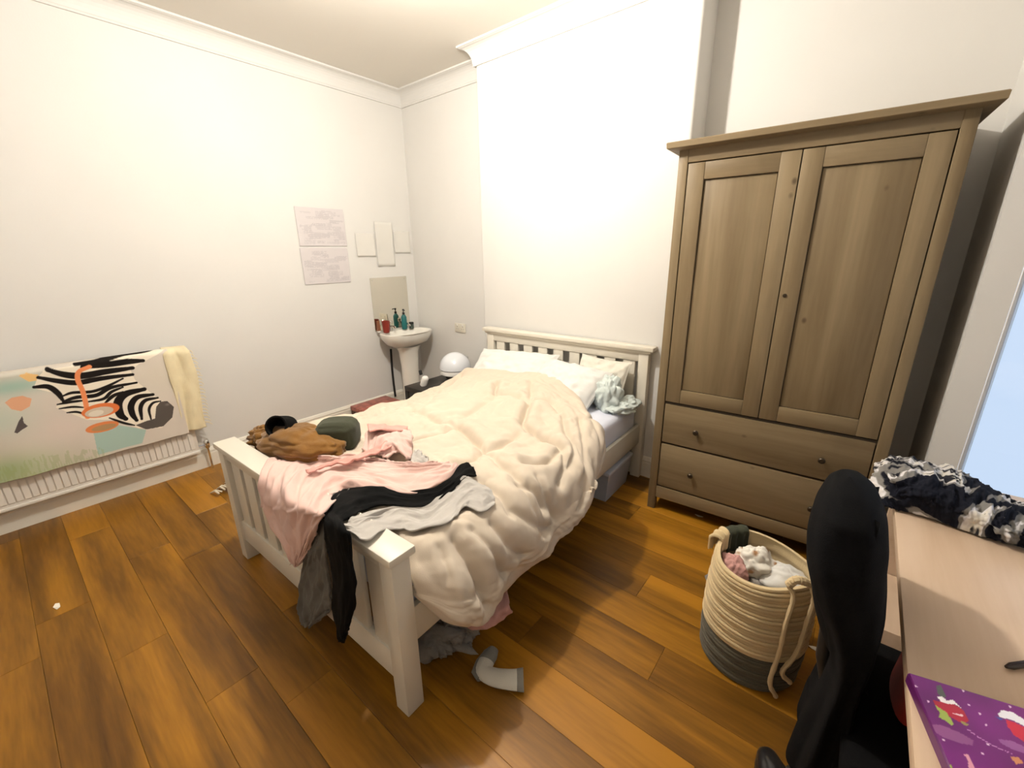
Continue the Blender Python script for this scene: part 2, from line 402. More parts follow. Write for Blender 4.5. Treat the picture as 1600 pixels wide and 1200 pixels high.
# cornice: swept profile along the wall line
def sweep(name, path, prof, mat):
    """path: 2D points walked with the room on the left-hand normal; prof: (out, z)"""
    V = []; Fc = []; n = len(path); k = len(prof)
    for i, p in enumerate(path):
        p = Vector(p)
        d0 = (p-Vector(path[i-1])).normalized() if i else None
        d1 = (Vector(path[i+1])-p).normalized() if i < n-1 else None
        nn = [Vector((d.y, -d.x)) for d in (d0, d1) if d is not None]
        if len(nn) == 2:
            m = (nn[0]+nn[1]).normalized(); m /= m.dot(nn[0])
        else: m = nn[0]
        for o, z in prof: V.append((p.x+m.x*o, p.y+m.y*o, z))
    for i in range(n-1):
        for j in range(k-1): Fc.append((i*k+j, (i+1)*k+j, (i+1)*k+j+1, i*k+j+1))
    o = pydata(name, V, Fc, mat, smooth=False); struct(o); return o
cp = .098; cdp = .125
prof = [(0, H-cdp), (.012, H-cdp), (.014, H-cdp+.012)] + [(.016+.07*(1-math.cos(a)), H-cdp+.014+(cdp-.03)*math.sin(a)) for a in np.linspace(0, PI/2, 8)] + [(.088, H-.014), (cp, H-.012), (cp, H)]
sweep('trim_1', [(0, YF), (0, 0), (BX0, 0), (BX0, BY), (BX1, BY), (BX1, AR), (XR, AR), (XR, YF)], prof, 'gloss' if False else 'wall')
bprof = [(.022, 0), (.022, .105), (.018, .115), (.020, .125), (.010, .145), (.002, .15), (0, .15)]
sweep('baseboard_left', [(0, YF), (0, -.001)], bprof, 'gloss')
sweep('baseboard_back', [(.0, 0), (BX0, 0), (BX0, BY)], bprof, 'gloss')
sweep('baseboard_chimney', [(BX0, BY), (BX1, BY), (BX1, AR)], bprof, 'gloss')
sweep('baseboard_right', [(XR, AR), (XR, YB0)], bprof, 'gloss')

# ================================================================== PENDANT LIGHT
pl_ = thing('pendant_light', 'bare lit bulb hanging from the ceiling on a short white cord', 'lamp', (LAMP_POS.x, LAMP_POS.y, LAMP_POS.z))
MB().lathe([(.05, H-LAMP_POS.z), (.05, H-LAMP_POS.z-.015), (.02, H-LAMP_POS.z-.035)], n=20).build('ceiling_rose', 'whiteplastic', pl_, True)
MB().tube([(0, 0, .12), (0, 0, H-LAMP_POS.z-.02)], .003).build('cord', 'whiteplastic', pl_, True)
MB().lathe([(.008, .13), (.018, .12), (.02, .062), (.016, .058)], n=16).build('bulb_holder', 'whiteplastic', pl_, True)
MB().lathe([(.002, -.05)]+[(.05*math.sin(a), -.05*math.cos(a)) for a in np.linspace(.2, 2.55, 10)]+[(.016, .06)], n=20).build('bulb', 'bulb', pl_, True)

# ================================================================== BED
BO = Vector((1.300, -.262)); BYAW = .022
bed = thing('bed_frame', 'white painted wooden double bed frame with slatted headboard and footboard', 'bed', (BO.x, BO.y, 0), BYAW)
BWD, BL = 1.40, 2.12
def bw(u, v, z):   # bed local -> world (v towards foot)
    c, s = math.cos(BYAW), math.sin(BYAW)
    return Vector((BO.x+c*u+s*v, BO.y+s*u-c*v, z))
hb = MB().box((.065, -.05, .78+.065), (BWD-.065, -.018, .925), .004).build('headboard', 'bedwhite', bed, True)
MB().box((.065, -.05, .36), (BWD-.065, -.018, .52), .004).build('lower_rail', 'bedwhite', hb, True)
for x0 in (0, BWD-.068): MB().box((x0, -.055, 0), (x0+.068, -.002, .925), .004).build('post', 'bedwhite', hb, True)
MB().box((-.035, -.078, .922), (BWD+.035, .004, .952), .006).build('cap', 'bedwhite', hb, True)
MB().box((-.015, -.066, .905), (BWD+.015, -.001, .9235), .005).build('moulding', 'bedwhite', hb, True)
nsl = 9; pit = (BWD-.13)/nsl
for i in range(nsl):
    xc = .065+pit*(i+.5) ; MB().box((xc-.042, -.044, .515), (xc+.042, -.024, .85), .003).build('slat', 'bedwhite', hb, True)
HF = .668
fb = MB().box((.06, -BL+.012, .585), (BWD-.06, -BL+.052, HF-.028), .004).build('footboard', 'bedwhite', bed, True)
MB().box((.06, -BL+.012, .115), (BWD-.06, -BL+.052, .235), .004).build('lower_rail', 'bedwhite', fb, True)
for x0 in (0.0, BWD-.066): MB().box((x0, -BL, 0), (x0+.066, -BL+.072, HF-.028), .004).build('post', 'bedwhite', fb, True)
MB().box((-.012, -BL-.012, HF-.03), (BWD+.012, -BL+.09, HF), .006).build('cap', 'bedwhite', fb, True)
nsl = 9; pit = (BWD-.12)/nsl
for i in range(nsl):
    xc = .06+pit*(i+.5); MB().box((xc-.05, -BL+.02, .23), (xc+.05, -BL+.042, .59), .003).build('slat', 'bedwhite', fb, True)
for x0 in (.02, BWD-.045): MB().box((x0, -BL+.06, .265), (x0+.025, -.05, .405), .003).build('side_rail', 'bedwhite', bed, True)
for i in range(10):
    yy = -.2-i*.19; MB().box((.045, yy-.04, .30), (BWD-.045, yy+.04, .318), .002).build('bed_slat', 'bedwhite', bed, True)

# mattress with fitted sheet
mb = MB().box((.05, -BL+.085, .325), (BWD-.05, -.06, .555), .045, 4)
mt = mb.build('mattress', 'sheet', None, True); mt.location = (BO.x, BO.y, 0); mt.rotation_euler = (0, 0, BYAW)
tag(mt, 'mattress in a bluish white fitted sheet showing beside the pillows', 'mattress')

# ------------------------------------------------------------------ duvet
NU, NV = 300, 260
def lut(x, pts):
    xs, ys = zip(*pts); return np.interp(x, xs, ys)
YFOOT = -2.275
s = np.linspace(0, 1, NU)
# across: left hang .18, top 1.42, arc, right hang
LH, TOP, ARC, RH = .16, 1.40, .27, .34
tot = LH+TOP+ARC+RH; S_ = s*tot
tv = np.linspace(0, 1, NV)
sm = lambda a: a*a*(3-2*a)
xtop = np.clip((S_-LH)/TOP, 0, 1)*1.42+1.315
yhead = lut(xtop, [(1.30, -.56), (1.6, -.55), (1.85, -.47), (2.05, -.47), (2.26, -.56), (2.50, -.70), (2.70, -.90), (2.74, -.95)])
beyond = np.clip((S_-LH-TOP)/(ARC+RH), 0, 1)
yhead = yhead - beyond*.13
UU, VV = np.meshgrid(S_, tv)
Y = YFOOT + VV*(yhead[None, :]-YFOOT)
xr = 2.655+.022*(-.284-Y); xl = 1.36+.022*(-.284-Y)*.6
Xt = np.clip((UU-LH)/TOP, 0, 1); X = xl+(xr-xl)*Xt
zt = lut(Y, [(-2.3, .60), (-2.1, .63), (-1.7, .625), (-1.3, .655), (-.95, .685), (-.6, .70), (-.45, .69)])
Z = zt+.02*np.sin(PI*Xt)-.085*np.clip(1-Xt/.42, 0, 1)**1.2*np.exp(-((Y+1.12)/.42)**2)
# right side: rounded shoulder then hanging down to the hem
hem = lut(Y, [(-2.29, .50), (-2.22, .36), (-2.13, .275), (-1.9, .262), (-1.63, .272), (-1.41, .318), (-1.18, .40), (-1.03, .50), (-.9, .58)])
q = np.clip((UU-LH-TOP)/ARC, 0, 1); th = q*PI/2; a_, b_ = .17, .20
shr = np.clip((Z-hem)/.36, .25, 1)
X = X+a_*np.sin(th)*np.minimum(1, shr+.2); Z = Z-b_*(1-np.cos(th))*shr
h = np.clip((UU-LH-TOP-ARC)/RH, 0, 1); Zs = Z.copy(); Z = Z+h*(hem-Z)
X = X+.02*np.sin(h*PI)-.035*h*h
# left side
ql = np.clip(1-UU/LH, 0, 1); X = X-.075*np.sin(ql*PI/2); Z = Z-.22*(1-np.cos(ql*PI/2))
# foot end dips behind the footboard
ft = np.clip((Y-YFOOT)/.13, 0, 1); dip = (1-np.sqrt(1-(1-ft)**2))
Z = Z-.10*dip*(1-beyond[None, :])
# head edge rolls over
hd = np.clip((yhead[None, :]-Y)/.09, 0, 1); Z = Z-.075*(1-np.sqrt(1-(1-hd)**2))*(1-np.clip(beyond*3, 0, 1))[None, :]
X = X-(.015*(1-np.sqrt(1-(1-hd)**2))+.06*dip)*np.clip(beyond*3, 0, 1)[None, :]
G = np.stack([X, Y, Z], -1)
nrm = grid_normals(G)
if nrm[NV//2, NU//2, 2] < 0: nrm = -nrm
# creases traced over the top (flat coordinates = x with arc length, y)
FX = UU-LH+1.36; FY = Y
_v = G.reshape(-1, 3)-np.array(CAM); _z = _v@np.array(fw); _px = 800+F_PX*(_v@np.array(rt))/_z; _py = 600-F_PX*(_v@np.array(up))/_z
_fx, _fy = FX.ravel(), FY.ravel()
def on_duvet(a, b):
    d2 = (_px-a)**2+(_py-b)**2; k = np.where(d2 < max(36, d2.min()*1.5))[0]; k = k[np.argmin(_z[k])]; return (_fx[k], _fy[k])
def crease(pxs, depth, wd, puff, pw):
    P = catmull([on_duvet(a, b) for a, b in pxs], 14)
    dist = np.full(FX.shape, 9.)
    for a, b in zip(P, P[1:]):
        d = b-a; L2 = max(d@d, 1e-9); t = np.clip(((FX-a[0])*d[0]+(FY-a[1])*d[1])/L2, 0, 1)
        dist = np.minimum(dist, np.hypot(FX-a[0]-t*d[0], FY-a[1]-t*d[1]))
    return -depth*np.exp(-(dist/wd)**1.5), puff*np.exp(-((dist-pw)/(pw*.7))**2)
C4 = lambda x, y: (660+x/3.53, 480+y/3.53)
D = np.zeros(FX.shape); Dn = np.zeros(FX.shape); Dp = np.zeros(FX.shape)
for pts_, dp, wd in [
    ([(412, 395), (395, 450)], .030, .018), ([(590, 510), (545, 600), (590, 640)], .034, .022), ([(590, 510), (500, 465), (430, 450)], .022, .022),
    ([(590, 510), (700, 490), (760, 560)], .020, .025), ([(590, 510), (600, 400)], .014, .02), ([(590, 640), (690, 700), (770, 750)], .03, .02),
    ([(180, 640), (300, 720), (330, 770)], .030, .022), ([(330, 770), (420, 740), (520, 660)], .018, .022), ([(330, 770), (270, 840), (180, 860)], .022, .02),
    ([(330, 770), (480, 900), (560, 960)], .022, .022), ([(180, 640), (60, 600), (-60, 560)], .018, .022), ([(180, 640), (250, 560), (420, 450)], .014, .03),
    ([(-150, 760), (-40, 720), (80, 690), (180, 640)], .020, .022), ([(-350, 850), (-250, 800), (-120, 830), (0, 860)], .018, .022),
    ([(770, 750), (690, 820), (560, 850)], .026, .02), ([(770, 750), (800, 860), (780, 960)], .022, .018), ([(770, 580), (780, 660), (840, 760), (830, 880)], .022, .02),
    ([(860, 600), (890, 720), (900, 860), (880, 980)], .018, .016), ([(940, 600), (985, 720), (990, 840)], .016, .016), ([(540, 960), (640, 1000), (700, 1100)], .03, .025),
    ([(300, 940), (430, 1010), (500, 1120)], .020, .022), ([(200, 330), (130, 420), (60, 450)], .016, .025)]:
    a, b = crease([C4(*p) for p in pts_], dp*1.35, wd*.8, dp*.45, wd*2.6); Dn = np.minimum(Dn, a); Dp = np.maximum(Dp, b)
for pts_, dp, wd in [([(715, 838), (735, 865), (752, 900), (763, 950)], .040, .024), ([(690, 850), (702, 885), (700, 920)], .016, .02), ([(775, 815), (800, 850), (830, 868)], .026, .022), ([(800, 790), (835, 815), (868, 822)], .024, .02), ([(745, 826), (775, 860), (800, 900)], .026, .022), ([(840, 740), (862, 775), (880, 812)], .022, .018), ([(815, 755), (838, 790), (850, 830)], .022, .018), ([(905, 690), (915, 740), (905, 790)], .020, .016), ([(650, 870), (668, 905), (695, 930)], .018, .02)]:
    a, b = crease(pts_, dp*1.05, wd*.85, dp*.28, wd*2.8); Dn = np.minimum(Dn, a); Dp = np.maximum(Dp, b)
D += Dn+Dp
# long tension folds on the foot corner and the hanging side
C6 = lambda x, y: (500+x/3.53, 800+y/3.53)
low = np.clip((UU-LH-TOP*.62)/(TOP*.38), 0, 1)
ftw = np.clip((-1.25-Y)/.5, 0, 1)
fold = pn(UU*1.6+Y*5.2+4, Y*7.5-UU*3.2, 21)*.6+pn(UU*3+Y*9, Y*12-UU*5, 22)*.25
D += .015*fold*low*(.35+.65*ftw)
hang = np.clip((UU-LH-TOP)/.2, 0, 1)
D += .012*np.sin(Y*19+1.6*pn(Y*3, UU*2, 5)+UU*1.5)*hang*np.clip((Y-YFOOT)/.25, .15, 1)
D += .010*pn(Y*14, UU*3, 6)*hang
# broad puffiness and fine wrinkles
D += .030*pn(FX*2.6+1, FY*2.6, 31)+.012*pn(FX*6, FY*6, 32)
wr = ridged(FX*4.5+.6*pn(FX*3, FY*3, 3), FY*4.5+.6*pn(FX*3, FY*3, 4), 41, 3)
D += .020*(.62-wr)+.0045*(.6-ridged(FX*13, FY*13, 43, 2))
for k_, (an, sc) in enumerate([(.6, 1.), (-.5, 1.2), (1.35, .9)]):
    ca, sa = math.cos(an), math.sin(an); a = FX*ca+FY*sa; b = -FX*sa+FY*ca
    msk = np.clip(pn(FX*2.2+k_*9, FY*2.2, 60+k_)*2.2, 0, 1)
    D += .009*msk*(.55-ridged(a*3*sc+k_, b*17*sc+1.2*pn(a*3, b*3, 70+k_), 50+k_, 2))
edge = np.minimum(1, np.minimum(np.minimum(VV, 1-VV)*14, (1-UU/tot)*18))
room_ = np.where(beyond[None, :] > 0, np.clip((zt-hem-.08)/.22, 0, 1), 1.0)
G = G+nrm*(D*(.12+.88*edge)*room_)[..., None]
duv = grid_obj('duvet', G, 'duvet', thick=.03)
sdm = duv.modifiers.new('smooth', 'SMOOTH'); sdm.factor = .4; sdm.iterations = 5
tag(duv, 'rumpled oatmeal beige duvet spread over the double bed, hanging down one side', 'duvet')

# ------------------------------------------------------------------ pillows
def pillow(name, c, wdt, hgt, t, tilt, rz, mat, label, seed, roll=0):
    n = 46; u = np.linspace(-1, 1, n); U, V = np.meshgrid(u, u)
    prof = np.clip(1-np.abs(U)**3.2, 0, 1)**.55*np.clip(1-np.abs(V)**3.2, 0, 1)**.55
    pinch = 1-.07*(1-np.abs(V)**2)*np.abs(U)**6; pinch2 = 1-.07*(1-np.abs(U)**2)*np.abs(V)**6
    X = U*wdt/2*pinch; Yv = V*hgt/2*pinch2
    wri = (ridged(U*2+seed, V*2, seed)-.6)*.05*t/.16+.02*pn(U*5, V*5, seed+3)
    tw = t/2*prof+wri*prof**.5*.5
    A = np.stack([X, Yv, tw], -1); Bk = np.stack([X, Yv, -t/2*prof], -1)[:, ::-1]
    Gp = np.concatenate([A, Bk], 1)   # wraps round the right edge
    Gp = np.concatenate([Gp, Gp[:, :1]], 1)
    R = Matrix.Rotation(rz, 3, 'Z') @ Matrix.Rotation(tilt, 3, 'X') @ Matrix.Rotation(roll, 3, 'Z')
    P = Gp.reshape(-1, 3) @ np.array(R).T + np.array(c)
    o = grid_obj(name, P.reshape(Gp.shape), mat); return tag(o, label, 'pillow', 'pillows at the head of the bed')
pillow('pillow', (1.70, -.52, .655), .72, .45, .17, math.radians(40), .05, 'pillow', 'white pillow nearest the washbasin, leaning on the headboard', 11, .06)
pillow('pillow', (2.225, -.57, .655), .56, .44, .18, math.radians(36), -.10, 'pillow', 'plump white pillow in the middle, overlapping its neighbour', 12, -.03)
pillow('pillow', (2.41, -.40, .675), .40, .38, .11, math.radians(66), -.10, 'pillow2', 'ivory pillow standing on end at the wardrobe side of the headboard', 13)

# ================================================================== WARDROBE
wd = thing('wardrobe', 'tall grey brown pine wardrobe with two panelled doors over two drawers', 'wardrobe', (2.8894, -.5952, 0), .0481)
WW, WH, WDp = 1.0447, 2.054, .535
for x0, sx in ((0, 1), (WW-.045, -1)):
    MB().box((x0, 0, 0), (x0+.045, .045, WH-.03), .003).build('front_post', 'ward', wd, True)
    MB().box((x0, WDp-.045, 0), (x0+.045, WDp, WH-.03), .003).build('back_post', 'ward', wd, True)
    MB().box((x0+.008, .04, .085), (x0+.037, WDp-.04, WH-.03), .002).build('side_panel', 'ward', wd, True)
MB().box((.03, WDp-.02, .085), (WW-.03, WDp-.008, WH-.03)).build('back_panel', 'ward', wd)
MB().box((.045, .012, .69), (WW-.045, WDp-.02, .712)).build('shelf', 'ward_dark', wd)
MB().box((.045, .012, .15), (WW-.045, WDp-.02, .168)).build('bottom_board', 'ward_dark', wd)
MB().box((.044, .003, 1.962), (WW-.044, .03, 2.028), .003).build('top_rail', 'ward_h', wd, True)
MB().box((.044, .003, .085), (WW-.044, .028, .162), .003).build('plinth_rail', 'ward_h', wd, True)
# chamfered cornice cap
mb = MB(); zt_ = WH
rg = []
for o_, z in [(.008, WH-.034), (.044, WH-.030), (.049, WH-.027), (.051, WH-.004), (.047, WH)]:
    rg.append([mb.bm.verts.new(p) for p in [(-o_, -o_, z), (WW+o_, -o_, z), (WW+o_, WDp, z), (-o_, WDp, z)]])
for a, b in zip(rg, rg[1:]):
    for i in range(4): mb.bm.faces.new([a[i], a[(i+1) % 4], b[(i+1) % 4], b[i]])
mb.bm.faces.new(rg[0][::-1]); mb.bm.faces.new(rg[-1])
mb.build('cornice', 'ward_h', wd)
for (x0, x1, key) in ((.049, .5195, False), (.5235, WW-.049, True)):
    z0, z1 = .718, 1.957; st = .078
    mb = MB()
    mb.box((x0, .002, z0), (x0+st, .024, z1), .003); mb.box((x1-st, .002, z0), (x1, .024, z1), .003)
    d = mb.build('door', 'ward', wd, True)
    MB().box((x0+st, .003, z1-st), (x1-st, .024, z1), .003).build('door_rail', 'ward_h', d, True)
    MB().box((x0+st, .003, z0), (x1-st, .024, z0+st), .003).build('door_rail', 'ward_h', d, True)
    MB().box((x0+st+.003, .013, z0+st+.003), (x1-st-.003, .020, z1-st-.003), .002).build('door_panel', 'ward', d, True)
    MB().box((x0+st-.005, .0165, z0+st-.005), (x1-st+.005, .023, z1-st+.005)).build('groove_shade', 'ward_dark', d)  # dark backing sheet, paints the shade into the groove round the panel
    if key:
        k = MB().lathe([(.009, 0), (.009, .004), (.004, .005)], n=12).build('keyhole', 'knob', d, True); k.rotation_euler = (PI/2, 0, 0); k.location = (x0+.022, .003, 1.34)
MB().box((.046, .03, .165), (WW-.046, .05, WH-.09)).build('gap_shade_sheet', 'ward_dark', wd)  # dark sheet behind doors and drawers, painted shade for the gaps
for z0, z1 in ((.462, .700), (.172, .450)):
    d = MB().box((.05, .004, z0), (WW-.05, .026, z1), .003).build('drawer', 'ward_h', wd, True)
    for xk in (.235, .815):
        k = MB().lathe([(.007, 0), (.007, .012), (.014, .018), (.015, .026), (.010, .031)], n=16).build('knob', 'knob', d, True)
        k.rotation_euler = (PI/2, 0, 0); k.location = (xk, .005, (z0+z1)/2-.012)

# ================================================================== WASHBASIN
bs = thing('washbasin', 'white ceramic pedestal washbasin in the corner by the bed', 'sink', (0, -.315, 0))
n = 40; rings = []
prof_b = [(.30, .635), (.55, .655), (.82, .70), (.96, .755), (1.0, .79), (1.0, .803), (.97, .808), (.88, .806), (.80, .79), (.66, .73), (.40, .69), (.08, .682)]
mb = MB()
for k_, (sc, z) in enumerate(prof_b):
    rgn = []
    for i in range(n):
        a = 2*PI*i/n; c_, s_ = math.cos(a), math.sin(a)
        ex = 2/2.5; x = .188*abs(c_)**ex*math.copysign(1, c_)*sc; yv = .272*abs(s_)**ex*math.copysign(1, s_)*sc
        cxx = .193 + (.035 if k_ > 6 else 0) - (.04 if sc < .6 and k_ < 3 else 0)
        rgn.append(mb.bm.verts.new((max(.004, cxx+x), yv, z)))
    rings.append(rgn)
for a, b in zip(rings, rings[1:]):
    for i in range(n): mb.bm.faces.new([a[i], a[(i+1) % n], b[(i+1) % n], b[i]])
mb.bm.faces.new(rings[0][::-1]); mb.bm.faces.new(rings[-1])
bowl = mb.build('bowl', 'ceramic', bs, True)
MB().lathe([(.014, .684), (.014, .690), (.006, .691)], c=(.245, 0, 0), n=14).build('plughole', 'black', bowl, True)
MB().lathe([(.008, 0), (.008, .003)], c=(.245, 0, 0), n=12).build('overflow_hole', 'black', bowl).matrix_local = Matrix.Translation((.41, 0, .42)) @ Matrix.Rotation(-PI/2, 4, 'Y') if False else Matrix.Translation((0, 0, .70))
MB().lathe([(.118, 0), (.112, .02), (.092, .12), (.092, .45), (.105, .60), (.13, .66)], c=(.20, 0, 0), n=28, sx=.85, sy=1.0).build('pedestal', 'ceramic', bs, True)
for yt in (-.09, .09):
    tp = MB().lathe([(.017, .80), (.016, .84), (.012, .85), (.012, .872), (.024, .876), (.026, .905), (.018, .915)], c=(.055, yt, 0), n=14).build('tap', 'chrome', bs, True)
    MB().tube([(.055, yt, .845), (.10, yt, .865), (.135, yt, .855), (.14, yt, .84)], [.011, .010, .009, .009]).build('spout', 'chrome', tp, True)
MB().tube([(.04, -.10, .62), (.035, -.105, .40), (.03, -.10, .25), (.03, -.095, .10)], .011).build('waste_pipe', 'black', bs, True)
# things on the basin
cup = thing('tumbler', 'dark red plastic tumbler on the edge of the washbasin', 'cup', (.10, -.485, .808))
MB().lathe([(.030, 0), (.040, .115), (.036, .115), (.028, .008)], n=24).build('body', 'red', cup, True)
tubeo = thing('toothpaste_tube', 'slim brown tube standing against the wall behind the red tumbler', 'tube', (.045, -.535, .808))
MB().box((-.012, -.015, 0), (.012, .015, .02), .004).build('cap', 'whiteplastic', tubeo, True)
MB().prism([(-.013, .02), (.013, .02), (.003, .12), (-.003, .12)], 1, -.016, .016).build('body', 'amber', tubeo)
bt = thing('pump_bottle', 'teal soap bottle with a black pump on the washbasin', 'bottle', (.075, -.245, .808))
MB().lathe([(.026, 0), (.028, .01), (.028, .125), (.018, .142), (.012, .15)], n=20).build('body', 'teal', bt, True)
MB().lathe([(.012, .148), (.013, .17), (.005, .172), (.005, .19), (.010, .191), (.010, .205)], n=14).build('pump', 'black', bt, True)
MB().tube([(0, 0, .198), (.03, -.01, .196), (.035, -.012, .19)], .005).build('nozzle', 'black', bt, True)
jr = thing('small_jar', 'small dark jar beside the teal bottle on the washbasin', 'jar', (.10, -.175, .808))
MB().lathe([(.022, 0), (.024, .01), (.024, .045)], n=18).build('body', 'darkteal', jr, True)
MB().lathe([(.025, .045), (.025, .062), (.02, .066)], n=18).build('lid', 'black', jr, True)
mi = thing('wall_mirror', 'small frameless rectangular mirror on the wall above the washbasin', 'mirror', (0, -.335, .82))
MB().box((.002, -.215, 0), (.008, .215, .515), .001, 1).build('glass', 'mirror', mi)
for yy in (-.19, .19):
    MB().lathe([(.006, 0), (.006, .004)], n=10).build('screw_cap', 'chrome', mi).matrix_local = Matrix.Translation((.008, yy, .49)) @ Matrix.Rotation(PI/2, 4, 'Y')

# ================================================================== WALL PAPERS, SOCKET
def text_sheet(name, y0, y1, z0, z1, seed, label):
    nu, nv = 110, 84
    Yg, Zg = np.meshgrid(np.linspace(y0, y1, nu), np.linspace(z1, z0, nv))
    u = (Yg-y0)/(y1-y0); v = (z1-Zg)/(z1-z0)
    X = .004+.003*pn(u*2, v*2, seed)+.006*(np.abs(u-.5)*2)**6*np.abs(pn(v*3, u, seed+1))
    base = np.array(s2l((207, 201, 201))); ink = np.array(s2l((165, 160, 165))); r_ = np.random.RandomState(seed)
    c = np.ones(u.shape+(3,))*base
    dens = np.zeros(u.shape)
    for _ in range(48):   # blocks of small handwriting
        a, b = r_.uniform(.03, .85), r_.uniform(.04, .92); wv, hv = r_.uniform(.1, .32), r_.uniform(.05, .13)
        m = (u > a) & (u < min(a+wv, .97)) & (v > b) & (v < min(b+hv, .96))
        lines = (np.sin(v*2*PI*42) > -.1) & (pn(u*40+a*9, np.floor(v*42)*3.7, seed+5) > -.25)
        dens = np.maximum(dens, np.where(m & lines, r_.uniform(.35, .8), 0))
    c = c*(1-dens[..., None])+ink*dens[..., None]
    o = grid_obj(name, np.stack([X, Yg, Zg], -1), M['print'], thick=.0012, colors=c)
    return tag(o, label, 'poster', 'handwritten sheets on the left wall')
M['print'] = vcol_mat('printed_paper', .8, .2, 0)
text_sheet('wall_chart', -1.172, -.742, 1.628, 1.937, 3, 'upper of two paper sheets of faint handwriting on the wall')
text_sheet('wall_chart', -1.178, -.747, 1.312, 1.614, 8, 'lower of two paper sheets of faint handwriting, below its twin')
for y0, y1, z0, z1, lab, nm in [(-.655, -.455, 1.535, 1.745, 'pale cream card on the wall nearest the paper sheets', 'wall_card'), (-.442, -.242, 1.440, 1.852, 'tall pale cream card between two smaller ones above the mirror', 'wall_card'), (-.235, -.040, 1.562, 1.774, 'pale cream card on the wall closest to the room corner', 'wall_card')]:
    g = np.stack(np.meshgrid(np.linspace(y0, y1, 14), np.linspace(z1, z0, 14)), -1)
    u = (g[..., 0]-y0)/(y1-y0)
    o = grid_obj(nm, np.stack([.004+.012*np.abs(u-.5)**2*3+.002*pn(u*2, g[..., 1]*5, 5), g[..., 0], g[..., 1]], -1), 'note', thick=.0015)
    tag(o, lab, 'card', 'plain cards above the washbasin')
so = thing('power_socket', 'cream double power socket on the alcove wall behind the bed', 'socket', (.655, 0, .84))
MB().box((-.075, -.010, -.045), (.075, -.0005, .045), .004).build('plate', 'socket', so, True)
for xs in (-.038, .038):
    for dx, dz, a, b in ((0, .012, .004, .008), (-.012, -.010, .007, .003), (.012, -.010, .007, .003)):
        MB().box((xs+dx-a/2, -.0108, dz-b/2), (xs+dx+a/2, -.0098, dz+b/2)).build('slot', 'black', so)
    MB().box((xs-.007+.0, -.0135, .024), (xs+.007, -.0095, .036), .001).build('rocker_switch', 'whiteplastic', so, True)

# ================================================================== RADIATOR AND TOWELS
RY0, RY1 = -3.55, -2.19
ra = thing('radiator', 'white panel radiator with vertical ribs low on the left wall', 'radiator', (0, 0, 0))
mb = MB(); mb.box((.045, RY0, .165), (.085, RY1, .90), .006); mb.build('panel', 'radiator', ra, True)
nr = int((RY1-RY0)/.0335)
for i in range(nr):
    yc = RY0+.02+(i+.5)*(RY1-RY0-.04)/nr
    if i == 0:
        rib = MB().prism([(.084, .19), (.091, .20), (.091, .87), (.084, .88)], 1, -.0125, .0125).build('rib', 'radiator', ra); rme = rib.data
    else:
        rib = link('rib', rme, None, ra)
    rib.location = (0, yc, 0)
MB().box((.04, RY0, .895), (.10, RY1, .915), .004).build('top_grille', 'radiator', ra, True)
MB().box((.08, RY0, .16), (.098, RY1, .178), .004).build('bottom_edge', 'radiator', ra, True)
for yb in (RY0+.2, RY1-.2): MB().box((.004, yb-.02, .3), (.046, yb+.02, .8), .002).build('bracket', 'radiator', ra, True)
MB().tube([(.065, RY1, .20), (.065, RY1+.045, .20), (.068, RY1+.055, .19), (.068, RY1+.055, 0)], .008).build('pipe', 'chrome', ra, True)
MB().lathe([(.012, .17), (.018, .18), (.018, .225), (.012, .235)], c=(.068, RY1+.055, 0), n=14).build('valve', 'chrome', ra, True)

# printed zebra towel: drawn in the towel's own plane
CR = lambda x, y: (x/3.3333, 500+y/3.3333)
def wallpt(p):
    q = at(*CR(*p), 0, .125); return (q.y, q.z)
ty0, ty1 = -3.22, -2.235
nu, nv = 420, 270
v = np.linspace(0, 1, nv); u = np.linspace(0, 1, nu); U, V = np.meshgrid(u, v)
ztop, zbot = .952, .345+.0
Yt = ty0+(ty1-ty0)*U
hgt = ztop-(zbot+.012*U*0+.02*(U-.5)*0)
Zt = ztop-V*hgt
# top folds back over the radiator
fold_ = np.clip(V/.035, 0, 1)
Xt_ = .118+.006*np.sin(Yt*23+V*1.5)*V+.004*pn(Yt*9, Zt*4, 3)+.008*V
Xt_ = np.where(fold_ < 1, .075+(Xt_-.075)*np.sin(fold_*PI/2), Xt_)
Zt = np.where(fold_ < 1, ztop-.035*hgt+.022*np.cos(fold_*PI/2), Zt)
col = np.ones(U.shape+(3,))*np.array(s2l((214, 204, 192)))
PYZ = np.stack([Yt, Zt], -1)
def inpoly(poly):
    P = np.array([wallpt(p) for p in poly]); x, yv = PYZ[..., 0], PYZ[..., 1]; r_ = np.zeros(x.shape, bool); j = len(P)-1
    for i in range(len(P)):
        c = ((P[i, 1] > yv) != (P[j, 1] > yv)) & (x < (P[j, 0]-P[i, 0])*(yv-P[i, 1])/(P[j, 1]-P[i, 1]+1e-12)+P[i, 0]); r_ ^= c; j = i
    return r_
def pdist(line, ns=24):
    P = np.array([wallpt(p) for p in catmull(np.array(line, float), ns)]); dist = np.full(U.shape, 9.); tt = np.zeros(U.shape)
    for k in range(len(P)-1):
        a, b = P[k], P[k+1]; d = b-a; t = np.clip(((PYZ-a)@d)/max(d@d, 1e-12), 0, 1); dd = np.linalg.norm(PYZ-a-t[..., None]*d, axis=-1)
        tt = np.where(dd < dist, (k+t)/(len(P)-1), tt); dist = np.minimum(dist, dd)
    return dist, tt
def paint(mask, c, al=1.0):
    al = (mask*al)[..., None] if not isinstance(mask, np.ndarray) or mask.dtype == bool else (mask*al)[..., None]
    col[:] = col*(1-al)+np.array(s2l(c))*al
